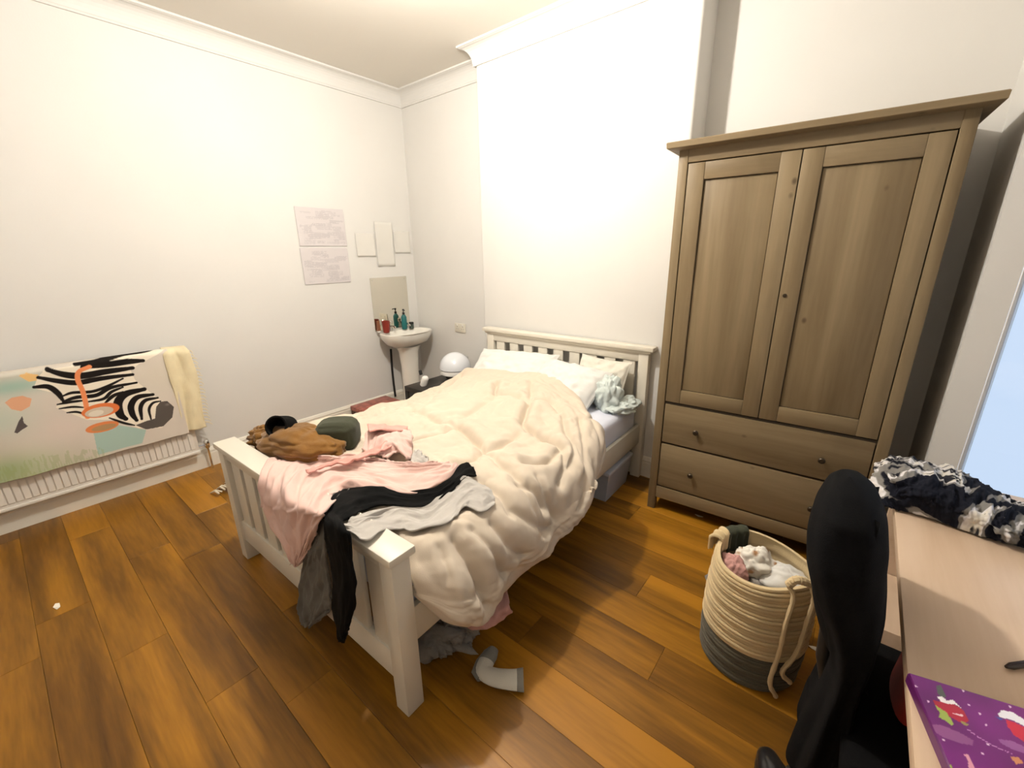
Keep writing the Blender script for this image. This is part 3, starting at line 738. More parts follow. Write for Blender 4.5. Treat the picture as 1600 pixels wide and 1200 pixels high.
def soft(poly_c, rx, ry, c, al):
    cy, cz = wallpt(poly_c); k = .00082*3.3333/3.3333
    e = ((Yt-cy)/rx)**2+((Zt-cz)/ry)**2; paint(np.exp(-e), c, al)
wob = .02*fbm(Yt*12, Zt*12, 77, 3)
soft((60, 350), .16, .05, (160, 192, 178), .9); soft((0, 520), .12, .10, (190, 205, 190), .7); soft((200, 850), .30, .06, (150, 172, 112), .95); soft((0, 800), .22, .10, (160, 180, 130), .9)
soft((350, 560), .10, .10, (226, 210, 200), .6); soft((820, 300), .14, .10, (214, 206, 190), .7)
tealm = inpoly([(485, 580), (600, 545), (760, 570), (740, 640), (510, 700)]); paint(tealm, (160, 192, 182), .85)
grass = (pn(Yt*90, Zt*14, 8) > .0)&(Zt < .47+.05*pn(Yt*30, Zt, 2)-.12*U); paint(grass & (U < .55), (160, 172, 118), .4)
paint(inpoly([(25, 430), (60, 405), (120, 395), (165, 410), (155, 450), (110, 475), (60, 465)]), (228, 165, 125), .85)
paint(inpoly([(95, 290), (140, 278), (200, 285), (195, 315), (150, 322)]), (236, 190, 120), .9)
paint(inpoly([(75, 585), (95, 530), (115, 500), (125, 535), (145, 552), (115, 570), (90, 590)]), (82, 72, 72), .95)
paint(inpoly([(195, 300), (225, 268), (390, 238), (700, 175), (855, 140), (880, 152), (800, 190), (720, 232), (680, 262), (705, 315), (780, 375), (830, 415), (900, 448), (897, 510), (840, 560), (720, 562), (600, 520), (450, 518), (290, 455), (330, 420), (300, 385), (175, 355)]), (240, 230, 212), 1)
BLK = (34, 30, 28)
for ln, wdx in [([(390, 236), (520, 218), (640, 186), (760, 168), (860, 146)], 9), ([(430, 246), (560, 232), (660, 218), (745, 212)], 14), ([(250, 262), (340, 285), (430, 290), (560, 268), (690, 250)], 15), ([(200, 300), (300, 318), (400, 326), (520, 306), (690, 284)], 12),
    ([(178, 350), (250, 348), (300, 380), (325, 415)], 11), ([(330, 395), (380, 378), (480, 372), (560, 345), (640, 305)], 7), ([(330, 425), (400, 402), (500, 392), (580, 352), (710, 326)], 9), ([(300, 440), (380, 425), (440, 418)], 6), ([(310, 462), (380, 452), (440, 455)], 5), ([(350, 482), (400, 478), (445, 492)], 5),
    ([(460, 425), (540, 410), (580, 375), (640, 350)], 7), ([(550, 430), (590, 395), (640, 375)], 8), ([(750, 360), (655, 385), (615, 430), (625, 490), (655, 515)], 17), ([(795, 388), (715, 402), (683, 445), (690, 490), (712, 522)], 13), ([(820, 405), (757, 418), (732, 455), (738, 515)], 9), ([(835, 422), (795, 432), (775, 465), (785, 515)], 6), ([(570, 510), (640, 535), (700, 548)], 6)]:
    dd, tt = pdist(ln); wv = wdx*.00135*(.35+.65*np.sin(np.clip(tt, .04, .96)*PI)**.5); paint(np.clip((wv-dd)/.0018+.5, 0, 1), BLK)
paint(inpoly([(812, 450), (835, 425), (870, 422), (906, 452), (897, 508), (850, 552), (760, 568), (705, 548), (760, 525), (805, 512)]), (62, 54, 52), .93)
soft((872, 440), .012, .008, (140, 130, 125), .7)
dd, tt = pdist([(465, 244), (412, 268), (405, 310), (430, 370), (447, 440), (455, 505)]); paint(np.clip((.0115-dd)/.002+.5, 0, 1), (236, 146, 96))
def ell(c, rx, ry, ang, cl, al=1):
    cy, cz = wallpt(c); ca, sa = math.cos(ang), math.sin(ang); a = (Yt-cy)*ca+(Zt-cz)*sa; b = -(Yt-cy)*sa+(Zt-cz)*ca
    paint(np.clip((1-((a/rx)**2+(b/ry)**2))*12+.5, 0, 1), cl, al)
ell((525, 470), .088, .044, -.03, (222, 122, 70)); ell((517, 478), .066, .030, -.03, (206, 190, 170)); ell((500, 485), .035, .018, 0, (226, 216, 200))
ell((533, 556), .078, .032, -.02, (220, 135, 85)); ell((540, 558), .058, .018, -.02, (176, 140, 100))
M['towelprint'] = vcol_mat('printed_velour', .95, .08, .25, 500)
tw = grid_obj('zebra_towel', np.stack([Xt_, Yt, Zt], -1), M['towelprint'], thick=.006, colors=col)
tag(tw, 'beach towel printed with a striped zebra head, hung over the radiator', 'towel')
# pale yellow towel with fringe at the end of the radiator
nu, nv = 40, 70
U, V = np.meshgrid(np.linspace(0, 1, nu), np.linspace(0, 1, nv))
yy0 = -2.262; Yt2 = yy0+.135*U+.02*V*U+.012*np.sin(V*5)*U; Zt2 = .958-V*(.60)-.01*U
Xt2 = .112+.010*np.sin(U*9+V*3)+.006*pn(U*4, V*6, 4)-.04*U*V*0
fo = np.clip(V/.06, 0, 1); Xt2 = np.where(fo < 1, .06+(Xt2-.06)*np.sin(fo*PI/2), Xt2)
yt = grid_obj('hand_towel', np.stack([Xt2, Yt2, Zt2], -1), 'yellow', thick=.012)
tag(yt, 'pale yellow fringed towel hanging at the end of the radiator', 'towel')
mb = MB(); r_ = random.Random(4)
for i in range(22):
    vv = .05+.9*i/21; z = .958-vv*.6; yb = yy0+.135+.02*vv+.012*math.sin(vv*5)
    mb.tube([(.112, yb-.004, z), (.118+r_.uniform(-.01, .01), yb+.018, z-.006), (.115, yb+.03+r_.uniform(-.006, .008), z-.022+r_.uniform(-.01, .01))], [.004, .0035, .002], 5)
mb.build('fringe', 'yellow', yt, True)

# ================================================================== CLOTHES ON THE BED
bpy.context.view_layer.update()
def bvh_of(objs):
    V = []; Fc = []
    dg = bpy.context.evaluated_depsgraph_get()
    for o in objs:
        me = o.evaluated_get(dg).data; n0 = len(V); mw = o.matrix_world
        V += [mw @ v.co for v in me.vertices]; Fc += [[i+n0 for i in p.vertices] for p in me.polygons]
    return BVHTree.FromPolygons(V, Fc)
def kids(o):
    r_ = []
    for c in o.children: r_ += [c]+kids(c)
    return r_
bed_bvh = bvh_of([duv]+[o for o in kids(bed) if o.type == 'MESH'])
def drop(px, py):
    """point of the bed (duvet or frame) seen at a pixel of the photograph"""
    h = bed_bvh.ray_cast(CAM, ray(px, py).normalized())
    return h[0].copy() if h[0] is not None else at(px, py, 2, .64)
YC = -2.40   # plane just in front of the footboard
def front(px, py, y=None):
    y = YC if y is None else y
    return at(px, py, 1, y)
def sheet(name, rows_, mat, nu, nv, thick=.006, lift=.012, wr=(.010, 7, 1), parent=None, keep=True):
    P = np.array([[list(p) for p in r] for r in rows_])
    G = catmull(P, nv); G = np.swapaxes(catmull(np.swapaxes(G, 0, 1), nu), 0, 1)
    nm = grid_normals(G)
    U, V = np.meshgrid(np.linspace(0, 1, nu), np.linspace(0, 1, nv))
    amp, fr, sd = wr
    L = np.linalg.norm(G[-1]-G[0], axis=1).mean(); Wd = np.linalg.norm(G[:, -1]-G[:, 0], axis=1).mean()
    D = amp*(ridged(U*fr*Wd, V*fr*L*.55, sd)-.55)*1.2+amp*.6*pn(U*fr*2*Wd, V*fr*L, sd+5)
    # keep the cloth outside the bed
    for j in range(nv):
        for i in range(nu):
            p = Vector(G[j, i]); h = bed_bvh.ray_cast(Vector((p.x, p.y, 1.6)), Vector((0, 0, -1)))
            if keep and h[0] is not None and p.y > -2.39 and p.z < h[0].z+lift: G[j, i, 2] = h[0].z+lift
    for _ in range(12 if keep else 0):
        A = G.copy(); A[1:-1] += .25*(G[2:]+G[:-2]-2*G[1:-1]); A[:, 1:-1] += .25*(G[:, 2:]+G[:, :-2]-2*G[:, 1:-1]); A[..., 2] = np.maximum(A[..., 2], G[..., 2]-.004); G = A
    nm = grid_normals(G)
    nz = np.where(nm[..., 2:3] < 0, -nm, nm)
    nz = np.where((np.abs(nm[..., 2:3]) < .25) & (nm[..., 1:2] > 0), -nm, nz)
    G = G+nz*np.maximum(D, -lift*.7)[..., None]
    if (grid_normals(G)[nv//2, nu//2]*nz[nv//2, nu//2]).sum() < 0: G = G[:, ::-1]
    return grid_obj(name, G, mat, parent, thick=thick)
K3 = lambda x, y: (320+x/2.308, 620+y/2.308)      # crop of the foot of the bed
K4 = lambda x, y: (380+x/3.81, 640+y/3.81)
d3 = lambda x, y, up_=.0: drop(*K3(x, y))+Vector((0, 0, up_))
d4 = lambda x, y, up_=.0: drop(*K4(x, y))+Vector((0, 0, up_))
f3 = lambda x, y, yy=None: front(*K3(x, y), yy)
# charcoal trousers, hanging lowest behind the others
o = sheet('trousers', [[d3(470, 330), d3(500, 330), d3(530, 330)], [d3(420, 385), d3(450, 380), d3(480, 370)], [f3(372, 560), f3(402, 530), f3(432, 500)], [f3(348, 630), f3(392, 620), f3(440, 600)], [f3(338, 720), f3(394, 720), f3(450, 700)], [f3(338, 800, -2.41), f3(392, 792, -2.41), f3(450, 762, -2.41)], [f3(352, 828), f3(390, 826), f3(442, 782)]], 'dkgrey', 40, 80, .008, .010, (.014, 16, 3))
tag(o, 'charcoal grey trousers hanging down the footboard under the pink shirt', 'trousers')
# pale pink top
YP = -2.412
rows_ = [[f3(316, 600, YP), f3(330, 607, YP), f3(343, 596, YP)], [f3(272, 520, YP), f3(330, 540, YP-.01), f3(380, 530, YP)], [f3(218, 440, YP), f3(312, 450, YP-.015), f3(412, 455, YP-.005)], [f3(203, 360, YP), f3(310, 380, YP-.015), f3(432, 415, YP-.005)],
    [d3(212, 292, .03), d3(350, 322, .035), d3(500, 380, .035)], [d3(268, 240, .02), d3(400, 275, .03), d3(560, 345, .03)], [d3(390, 228, .01), d3(470, 255, .02), d3(680, 358, .03)], [d3(470, 236, .01), d3(560, 250, .02), d3(760, 366, .02)], [d3(560, 232, .01), d3(680, 262, .02), d3(830, 330, .02)], [d3(690, 258, .01), d3(800, 262, .02), d3(910, 282, .015)], [d3(770, 258, .01), d3(850, 245, .01), d3(918, 258, .01)]]
pk = sheet('pink_shirt', rows_, 'pink', 70, 130, .007, .016, (.022, 12, 7))
tag(pk, 'pale pink jersey shirt thrown over the foot of the bed', 'shirt')
o = sheet('sleeve', [[d3(575, 205, .02), d3(620, 225, .03), d3(660, 240, .02)], [d3(585, 165, .05), d3(640, 190, .07), d3(700, 235, .05)], [d3(640, 152, .05), d3(690, 175, .075), d3(730, 250, .04)], [d3(742, 140, .03), d3(752, 185, .06), d3(745, 248, .02)]], 'pink', 36, 36, .007, .02, (.022, 16, 17), parent=pk)
o = sheet('waistband', [[d3(375, 310, .055), d3(382, 318, .055)], [d3(450, 278, .055), d3(455, 288, .055)], [d3(540, 252, .05), d3(548, 264, .05)], [d3(610, 228, .055), d3(622, 244, .055)], [d3(660, 205, .07), d3(680, 228, .07)]], 'pinkdeep', 8, 50, .008, .03, (.012, 30, 9), parent=pk)
o = sheet('collar', [[d3(592, 158, .085), d3(600, 180, .08)], [d3(660, 160, .09), d3(660, 175, .085)], [d3(735, 140, .05), d3(735, 158, .05)]], 'pinkdeep', 8, 24, .006, .05, (.01, 20, 19), parent=pk)
# black leggings
YL = -2.425
lg = sheet('leggings', [[d4(1330, 345, .01), d4(1370, 370, .02), d4(1392, 425, .01)], [d4(1285, 365, .01), d4(1310, 410, .02), d4(1320, 440, .01)], [d4(1210, 450, .015), d4(1225, 480, .02), d4(1240, 500, .015)], [d4(1090, 500, .015), d4(1100, 545, .02), d4(1110, 600, .01)], [d4(920, 505, .015), d4(920, 555, .02), d4(920, 605, .01)], [d4(740, 480, .02), d4(740, 550, .025), d4(745, 620, .015)], [d4(600, 500, .02), d4(640, 580, .025), d4(680, 655, .02)],
    [d4(510, 610, .03), d4(540, 650, .03), d4(600, 700, .03)], [f3(428, 440, YL), f3(470, 455, YL-.01), f3(512, 475, YL)], [f3(440, 530, YL), f3(482, 545, YL-.01), f3(524, 565, YL)], [f3(455, 640, YL), f3(500, 655, YL-.012), f3(545, 675, YL)], [f3(462, 760, YL), f3(495, 775, YL-.012), f3(530, 785, YL)], [f3(474, 850, YL), f3(492, 858, YL-.01), f3(512, 852, YL)], [f3(483, 884, YL), f3(493, 887, YL-.006), f3(503, 883, YL)]], 'blackjersey', 30, 130, .010, .022, (.010, 14, 23))
tag(lg, 'black leggings lying across the duvet and hanging down the footboard', 'leggings')
# light grey top
gr = sheet('grey_shirt', [[d4(655, 668, .015), d4(612, 716, .02), d4(596, 742, .02)], [d4(720, 642, .02), d4(690, 722, .025), d4(668, 782, .025)], [d4(850, 614, .02), d4(830, 690, .025), d4(752, 815, .02)], [d4(960, 602, .02), d4(955, 650, .03), d4(925, 738, .02)], [d4(1100, 602, .015), d4(1090, 670, .02), d4(1005, 750, .015)], [d4(1180, 540, .02), d4(1200, 620, .025), d4(1185, 715, .01)], [d4(1265, 480, .02), d4(1285, 560, .03), d4(1268, 655, .01)], [d4(1310, 428, .02), d4(1360, 510, .025), d4(1325, 598, .015)], [d4(1390, 437, .01), d4(1440, 505, .02), d4(1412, 638, .01)], [d4(1440, 470, .01), d4(1490, 530, .015), d4(1500, 585, .01)]], 'grey', 50, 110, .006, .016, (.012, 13, 29))
tag(gr, 'light grey jersey shirt lying over the corner of the footboard', 'shirt')
br = sheet('grey_camisole', [[d4(960, 370, .0), d4(1000, 350, .02), d4(1060, 355, .0)], [d4(1000, 300, .01), d4(1040, 310, .03), d4(1110, 330, .01)], [d4(1030, 245, .0), d4(1060, 265, .02), d4(1085, 290, .0)]], 'grey', 24, 24, .006, .012, (.016, 24, 31))
tag(br, 'small crumpled pale grey camisole peeping out beside the pink sleeve', 'camisole')
# tan jacket, black roll and dark green pouch near the footboard
p0, p1 = drop(*K3(215, 205)), drop(*K3(470, 205))
jm = drop(*K3(345, 195)); jl = (p1-p0).length; ja = math.atan2((p1-p0).y, (p1-p0).x)
jk = blob('tan_jacket', (jm.x, jm.y+.02, jm.z+.035), (jl*.50, .13, .075), 'tan', seed=15, amp=.17, freq=1.25, rz=ja, nu=90, nv=50)
tag(jk, 'bundled tan brown corduroy jacket on the bed behind the footboard', 'jacket')
q0 = drop(*K3(205, 190)); b2_ = blob('hood', (q0.x-.01, q0.y+.04, q0.z+.05), (.085, .07, .055), 'tan', jk, seed=18, amp=.3, freq=2, rz=.5)
q1 = drop(*K3(285, 185)); 
hat = MB(); hat.lathe([(.05, 0), (.052, .02), (.050, .10), (.052, .12), (.044, .12), (.040, .03)], n=24); ht = hat.build('rolled_sock', 'blackjersey', None, True)
ht.matrix_world = Matrix.Translation((q1.x-.03, q1.y+.05, q1.z+.095)) @ Matrix.Rotation(math.radians(68), 4, Vector((.75, .66, 0)))
tag(ht, 'black rolled sleeve cuff tucked into the tan jacket', 'garment')
q2 = drop(*K3(462, 175)); gp = blob('green_pouch', (q2.x+.015, q2.y+.03, q2.z+.055), (.095, .085, .075), 'green', seed=27, amp=.05, freq=1.0, rz=.75, sq=.55)
tag(gp, 'dark green canvas pouch leaning on the tan jacket', 'pouch')

# pale mint garment and ivory scrap between pillow and headboard post
mn = blob('mint_blouse', (2.535, -.50, .635), (.085, .085, .13), 'mint', seed=33, amp=.26, freq=1.5, rz=.2, nu=90, nv=56)
tag(mn, 'crumpled pale mint blouse stuffed beside the pillows at the mattress edge', 'blouse')
mn2 = blob('mint_vest', (2.615, -.46, .58), (.085, .12, .05), 'mint', seed=38, amp=.28, freq=1.5, rz=-.3, nu=90, nv=50)
tag(mn2, 'crumpled whitish vest lying on the sheet by the headboard post', 'vest')

# ================================================================== BEDSIDE
bt_ = thing('bedside_table', 'low black bedside table between washbasin and bed', 'table', (.745, -.80, 0))
TW, TD, TZ = .42, .62, .45
MB().box((0, 0, TZ-.04), (TW, TD, TZ), .003).build('top', 'tableblack', bt_, True)
for x0, y0 in ((0, 0), (TW-.05, 0), (0, TD-.05), (TW-.05, TD-.05)): MB().box((x0, y0, 0), (x0+.05, y0+.05, TZ-.04), .002).build('leg', 'tableblack', bt_, True)
MB().box((.02, .005, .22), (TW-.02, TD-.02, TZ-.04), .003).build('drawer_box', 'tableblack', bt_, True)
p = at(711, 568, 2, .58)
dl = thing('dome_lamp', 'white dome shaped bedside lamp on the black table', 'lamp', (p.x, p.y, TZ))
MB().lathe([(.09, 0), (.095, .01), (.09, .03), (.06, .035)], n=28).build('base', 'black', dl, True)
MB().lathe([(.10, .032), (.138, .042), (.14, .07), (.135, .078)], n=32).build('collar', 'whiteplastic', dl, True)
MB().lathe([(.134, .076)]+[(.145*math.cos(a), .09+.145*math.sin(a)) for a in np.linspace(.0, 1.5, 12)], n=32).build('dome', 'dome', dl, True)
p = at(664, 603, 2, TZ)
bo = thing('lotion_bottle', 'small white squeeze bottle tipped over on the black bedside table', 'bottle', (p.x, p.y, TZ))
g_ = MB().lathe([(.024, -.05), (.030, -.045), (.030, .03), (.02, .045), (.012, .05)], n=20).build('body', 'whiteplastic', bo, True)
g_.matrix_local = Matrix.Translation((0, 0, .045)) @ Matrix.Rotation(math.radians(28), 4, 'Y')
g2_ = MB().lathe([(.012, .048), (.014, .05), (.014, .085), (.01, .09)], n=16).build('cap', 'black', bo, True)
g2_.matrix_local = Matrix.Translation((-.028, .0, .047)) @ Matrix.Rotation(math.radians(-14), 4, 'Y')
p = at(729, 572, 2, .52)
gl = thing('drinking_glass', 'clear drinking glass behind the dome lamp', 'glass', (.905, -.215, TZ))
MB().lathe([(.032, 0), (.038, .17), (.036, .17), (.030, .008)], n=24).build('body', 'glass', gl, True)
MB().tube([(0, .01, .01), (.012, .0, .19)], .004).build('spoon', 'chrome', gl, True)
# low printed box by the wall
mg = thing('printed_box', 'flat dark box with a red printed lid on the floor by the left wall', 'box', (.03, -.93, 0))
MB().box((0, 0, 0), (.25, .40, .11), .004).build('body', 'magdark', mg, True)
MB().box((-.003, -.003, .10), (.253, .403, .145), .006).build('lid', 'magred', mg, True)

# ================================================================== UNDER AND AROUND THE BED
bx_ = thing('storage_box', 'bluish translucent plastic storage box under the head end of the bed', 'box', (2.28, -.74, 0), .022)
mb = MB(); rg = []
for o_, z in [(.02, 0), (.0, .20)]:
    rg.append([mb.bm.verts.new(q_) for q_ in [(o_, o_, z), (.40-o_, o_, z), (.40-o_, .36-o_, z), (o_, .36-o_, z)]])
for i in range(4): mb.bm.faces.new([rg[0][i], rg[0][(i+1) % 4], rg[1][(i+1) % 4], rg[1][i]])
mb.bm.faces.new(rg[0][::-1]); mb.bm.faces.new(rg[1]); mb.build('tub', 'boxplastic', bx_)
MB().box((-.008, -.008, .198), (.408, .368, .222), .005).build('lid', 'boxlid', bx_, True)
u1 = blob('grey_garment', (2.55, -2.12, .075), (.17, .085, .085), 'undergrey', seed=52, amp=.45, freq=1.6, floor=.002, rz=.35, nu=90, nv=50)
tag(u1, 'crumpled dark grey garment on the floor under the foot of the bed', 'garment')
u2 = blob('grey_vest', (2.64, -2.02, .09), (.09, .085, .075), 'undergrey', seed=57, amp=.45, freq=1.7, floor=.002, rz=.1, nu=80, nv=46)
tag(u2, 'crumpled pale grey vest on the floor under the overhanging duvet', 'vest')
a0 = [at(700, 975, 1, -2.08), at(745, 985, 1, -2.02), at(775, 975, 1, -1.95), at(800, 957, 1, -1.88)]
r0 = [[q_+Vector((-.09, .06, .06)) for q_ in a0], [q_+Vector((-.015, .0, .035)) for q_ in a0], a0]
up_ = sheet('pink_garment', [[q_ for q_ in r] for r in r0], 'pinkdusty', 40, 20, .012, .008, (.010, 14, 61), keep=False)
tag(up_, 'dusty pink garment dangling from under the duvet at the bed side', 'garment')
# sock
sp = [at(*q_, 2, .022) for q_ in [(772, 1014), (762, 1030), (756, 1048), (772, 1058), (800, 1062), (818, 1062)]]
sk = thing('ankle_sock', 'white ankle sock with grey toe and cuff lying on the floor beside the bed', 'sock', (sp[2].x, sp[2].y, 0))
def flat_tube(pts, wds, hts, name, mat, parent, off):
    mb = MB(); rings = []
    for i, p_ in enumerate(pts):
        t = (pts[min(i+1, len(pts)-1)]-pts[max(i-1, 0)]); t.z = 0; t.normalize(); nx = Vector((-t.y, t.x, 0))
        rings.append([mb.bm.verts.new(p_-off+nx*math.cos(2*PI*k/14)*wds[i]+Vector((0, 0, 1))*(math.sin(2*PI*k/14)*hts[i])) for k in range(14)])
    for a, b in zip(rings, rings[1:]):
        for k in range(14): mb.bm.faces.new([a[k], a[(k+1) % 14], b[(k+1) % 14], b[k]])
    mb.bm.faces.new(rings[0][::-1]); mb.bm.faces.new(rings[-1]); return mb.build(name, mat, parent, True)
C_ = [Vector(q_) for q_ in catmull(np.array([list(q_) for q_ in sp]), 26)]; off = Vector((sp[2].x, sp[2].y, 0))
wv = [.020+.012*min(1, i/3)+.014*max(0, (i-12)/13) for i in range(26)]; hv = [.014+.006*min(1, i/3) for i in range(26)]
flat_tube(C_[6:23], wv[6:23], hv[6:23], 'leg', 'sockw', sk, off); flat_tube(C_[:7], wv[:7], hv[:7], 'toe', 'sockg', sk, off); flat_tube(C_[22:], [w_+.001 for w_ in wv[22:]], hv[22:], 'cuff', 'sockg', sk, off)
ro = [at(*q_, 2, .02) for q_ in [(768, 1020), (758, 1035), (752, 1050), (757, 1060)]]
flat_tube([q_+Vector((-.012, -.006, -.004)) for q_ in ro], [.02, .026, .026, .018], [.012]*4, 'heel', 'sockg', sk, off)
# scraps of paper
r_ = random.Random(9)
for (px, py, lab) in [(90, 948, 'white paper scrap on the floor near the radiator'), (1092, 807, 'white paper scrap on the floor in front of the wardrobe'), (1275, 1015, 'white paper scrap on the floor by the laundry basket')]:
    p = at(px, py, 2, 0); a = r_.uniform(0, 3); 
    V_ = [(p.x+math.cos(a+k*1.1+r_.uniform(-.2, .2))*(.026 if k % 3 else .014), p.y+math.sin(a+k*1.1)*(.014 if k % 2 else .009), .002+r_.uniform(0, .007)) for k in range(6)]
    n_ = len(V_); V2 = V_+[(x, y, max(.0005, z-.0015)) for x, y, z in V_]
    o = pydata('paper_scrap', V2, [tuple(range(n_)), tuple(range(2*n_-1, n_-1, -1))]+[(i, i+n_, (i+1) % n_+n_, (i+1) % n_) for i in range(n_)], 'paper', smooth=False)
    tag(o, lab, 'paper scrap', 'scraps on the floor')
# ivory fringed throw on the floor left of the footboard
tb = at(372, 752, 2, 0)
th_ = blob('fringed_throw', (tb.x+.22, tb.y+.10, .03), (.25, .13, .06), 'fringe', seed=71, amp=.35, freq=2.2, floor=.002, rz=.3)
tag(th_, 'ivory throw with a knotted fringe on the floor behind the footboard', 'throw')
mb = MB()
for k in range(11):
    b0 = Vector((tb.x+.02+.012*k, tb.y+.06-.022*k, .03)); dv = Vector((-.09+r_.uniform(-.03, .02), -.02+r_.uniform(-.03, .02), 0))
    mb.tube([b0, b0+dv*.5+Vector((0, 0, .004)), b0+dv+Vector((r_.uniform(-.01, .01), r_.uniform(-.01, .01), -.024))], [.006, .007, .004], 6)
mb.build('fringe', 'fringe', th_, True)

# ================================================================== LAUNDRY BASKET
BC = Vector((3.605, -1.345, 0))
bk = thing('laundry_basket', 'cream and grey coiled rope laundry basket in front of the wardrobe', 'basket', BC)
def coil(name, z0, z1, mat):
    n_ = int((z1-z0)/.0135); mb = MB(); nseg = 56
    prof_ = []
    for k in range(n_):
        zc = z0+(k+.5)*(z1-z0)/n_; h_ = (z1-z0)/n_
        for t in (-.5, -.2, .2, .5):
            bul = .1655+.012*math.sin((zc/.45)*PI*.9)+.003*math.sin(k*1.7); prof_.append((bul-.0032*(abs(t)*2)**2, zc+t*h_))
    inner = [(r1-.012, z) for r1, z in prof_[::-4]]
    rings = []
    for r1, z in prof_+inner:
        rings.append([mb.bm.verts.new(((r1*(1+.02*math.cos(2*PI*2*i/nseg+z*4))+(.008*z/.45)*math.cos(2*PI*3*i/nseg))*math.cos(2*PI*i/nseg), r1*(1+.02*math.cos(2*PI*2*i/nseg+z*4))*math.sin(2*PI*i/nseg), z+(.012*math.cos(2*PI*i/nseg*2+1)*(z/.45)**3))) for i in range(nseg)])
    rings.append(rings[0])
    for a, b in zip(rings, rings[1:]):
        for i in range(nseg): mb.bm.faces.new([a[i], a[(i+1) % nseg], b[(i+1) % nseg], b[i]])
    return mb.build(name, mat, bk, True)
coil('upper_wall', .155, .455, 'rope_cream'); coil('lower_wall', .002, .155, 'rope_grey')
MB().lathe([(.15, .002), (.15, .010)], n=40).build('bottom', 'rope_grey', bk)
hx = at(1222, 905, 2, .44)-BC; hy = at(1262, 900, 2, .44)-BC
def rope(pts, name, r=.008):
    C = [Vector(q_) for q_ in catmull(np.array([list(Vector(q_)) for q_ in pts]), 28)]; rr_ = [r*(1+.12*math.sin(i*2.4)) for i in range(28)]
    return MB().tube(C, rr_, 8).build(name, 'rope_cream', bk, True)
da = (Vector((hx.x, hx.y, 0))).normalized(); db = (Vector((hy.x, hy.y, 0))).normalized()
def hpt(px, py, rad):   # point on a slightly larger cylinder round the basket, seen at a pixel
    v_ = ray(px, py).normalized(); ox, oy = CAM.x-BC.x, CAM.y-BC.y
    a = v_.x**2+v_.y**2; b = 2*(ox*v_.x+oy*v_.y); c = ox*ox+oy*oy-rad*rad; dsc = b*b-4*a*c
    t = (-b-math.sqrt(max(dsc, 0)))/(2*a); return CAM+v_*t-BC
rope([hpt(1232, 914, .176), hpt(1240, 935, .19), hpt(1228, 975, .192), hpt(1218, 1020, .19), hpt(1203, 1065, .188), hpt(1212, 1088, .186)], 'handle_cord')
rope([hpt(1266, 912, .18), hpt(1272, 935, .20), hpt(1262, 970, .20), hpt(1245, 1020, .195), hpt(1222, 1050, .19), hpt(1234, 1066, .188)], 'handle_cord')
rope([hpt(1232, 914, .176), hpt(1245, 906, .186), hpt(1266, 912, .18)], 'handle_loop', .013)
# laundry in the basket
def inb(px, py, z): return at(px, py, 2, z)
c_ = inb(1180, 872, .43)
b1 = blob('printed_pyjamas', (c_.x, c_.y, .405), (.062, .055, .062), 'pillow', seed=81, amp=.24, freq=1.3)
m_ = plain('cream_print_cotton', (.78, .73, .64), .92, .1, bump=.2, bscale=200); nt = m_.node_tree
tcn = N(nt, 'ShaderNodeTexCoord'); vo = N(nt, 'ShaderNodeTexVoronoi'); vo.inputs['Scale'].default_value = 24; nt.links.new(tcn.outputs['Object'], vo.inputs['Vector'])
nt.links.new(ramp(nt, vo.outputs['Distance'], [(.18, (.36, .20, .10)), (.36, (.78, .74, .66))]), nt.nodes['Principled BSDF'].inputs['Base Color'])
b1.data.materials[0] = m_
tag(b1, 'cream pyjamas with a brown spotted print on top of the laundry basket', 'pyjamas')
c_ = inb(1228, 896, .42); b2 = blob('white_towel', (c_.x, c_.y, .385), (.082, .065, .06), 'pillow', seed=84, amp=.16, freq=1.0)
tag(b2, 'white balled up towel inside the laundry basket', 'towel')
c_ = inb(1145, 880, .41); b3 = blob('mauve_garment', (c_.x+.005, c_.y, .385), (.05, .06, .05), 'pinkdusty', seed=87, amp=.25, freq=1.3)
tag(b3, 'small dusty mauve garment pressed against the side of the laundry basket', 'garment')
b4 = blob('grey_laundry', (BC.x, BC.y+.03, .30), (.145, .135, .075), 'undergrey', seed=88, amp=.3, freq=2.5)
tag(b4, 'grey clothes underneath the other laundry in the basket', 'clothes')
# cream cloth and dark strap folded over the far rim
def over_rim(name, px0, px1, mat, label, cat, out_=.06, inn=.07, wob=.01):
    a0_ = math.atan2(inb(px0, 845, .45).y-BC.y, inb(px0, 845, .45).x-BC.x); a1_ = math.atan2(inb(px1, 838, .45).y-BC.y, inb(px1, 838, .45).x-BC.x)
    a1_ = a0_+(a1_-a0_+PI) % (2*PI)-PI
    nu_, nv_ = 20, 40; Gx = np.zeros((nv_, nu_, 3))
    for j in range(nv_):
        t = j/(nv_-1); 
        for i in range(nu_):
            a = a0_+(a1_-a0_)*i/(nu_-1)+.02*math.sin(t*5)
            if t < .42: r1 = .142-.004*math.sin(i); z = .455-inn*(1-t/.42)
            elif t < .58: q_ = (t-.42)/.16*PI; r1 = .165-.024*math.cos(q_); z = .457+.018*math.sin(q_)
            else: r1 = .190+.004*math.sin(i*.7); z = .455-out_*(t-.58)/.42
            Gx[j, i] = (BC.x+r1*math.cos(a), BC.y+r1*math.sin(a), z+wob*.5*math.sin(i*.9))
    o = grid_obj(name, Gx, mat, thick=.006); return tag(o, label, cat)
over_rim('cream_cloth', 1112, 1142, 'rope_cream', 'cream cloth bag edge folded over the basket rim', 'cloth', .05, .05, .02)
over_rim('dark_strap', 1146, 1172, 'green', 'dark green waistband hanging over the far rim of the basket', 'garment', .05, .075, .004)

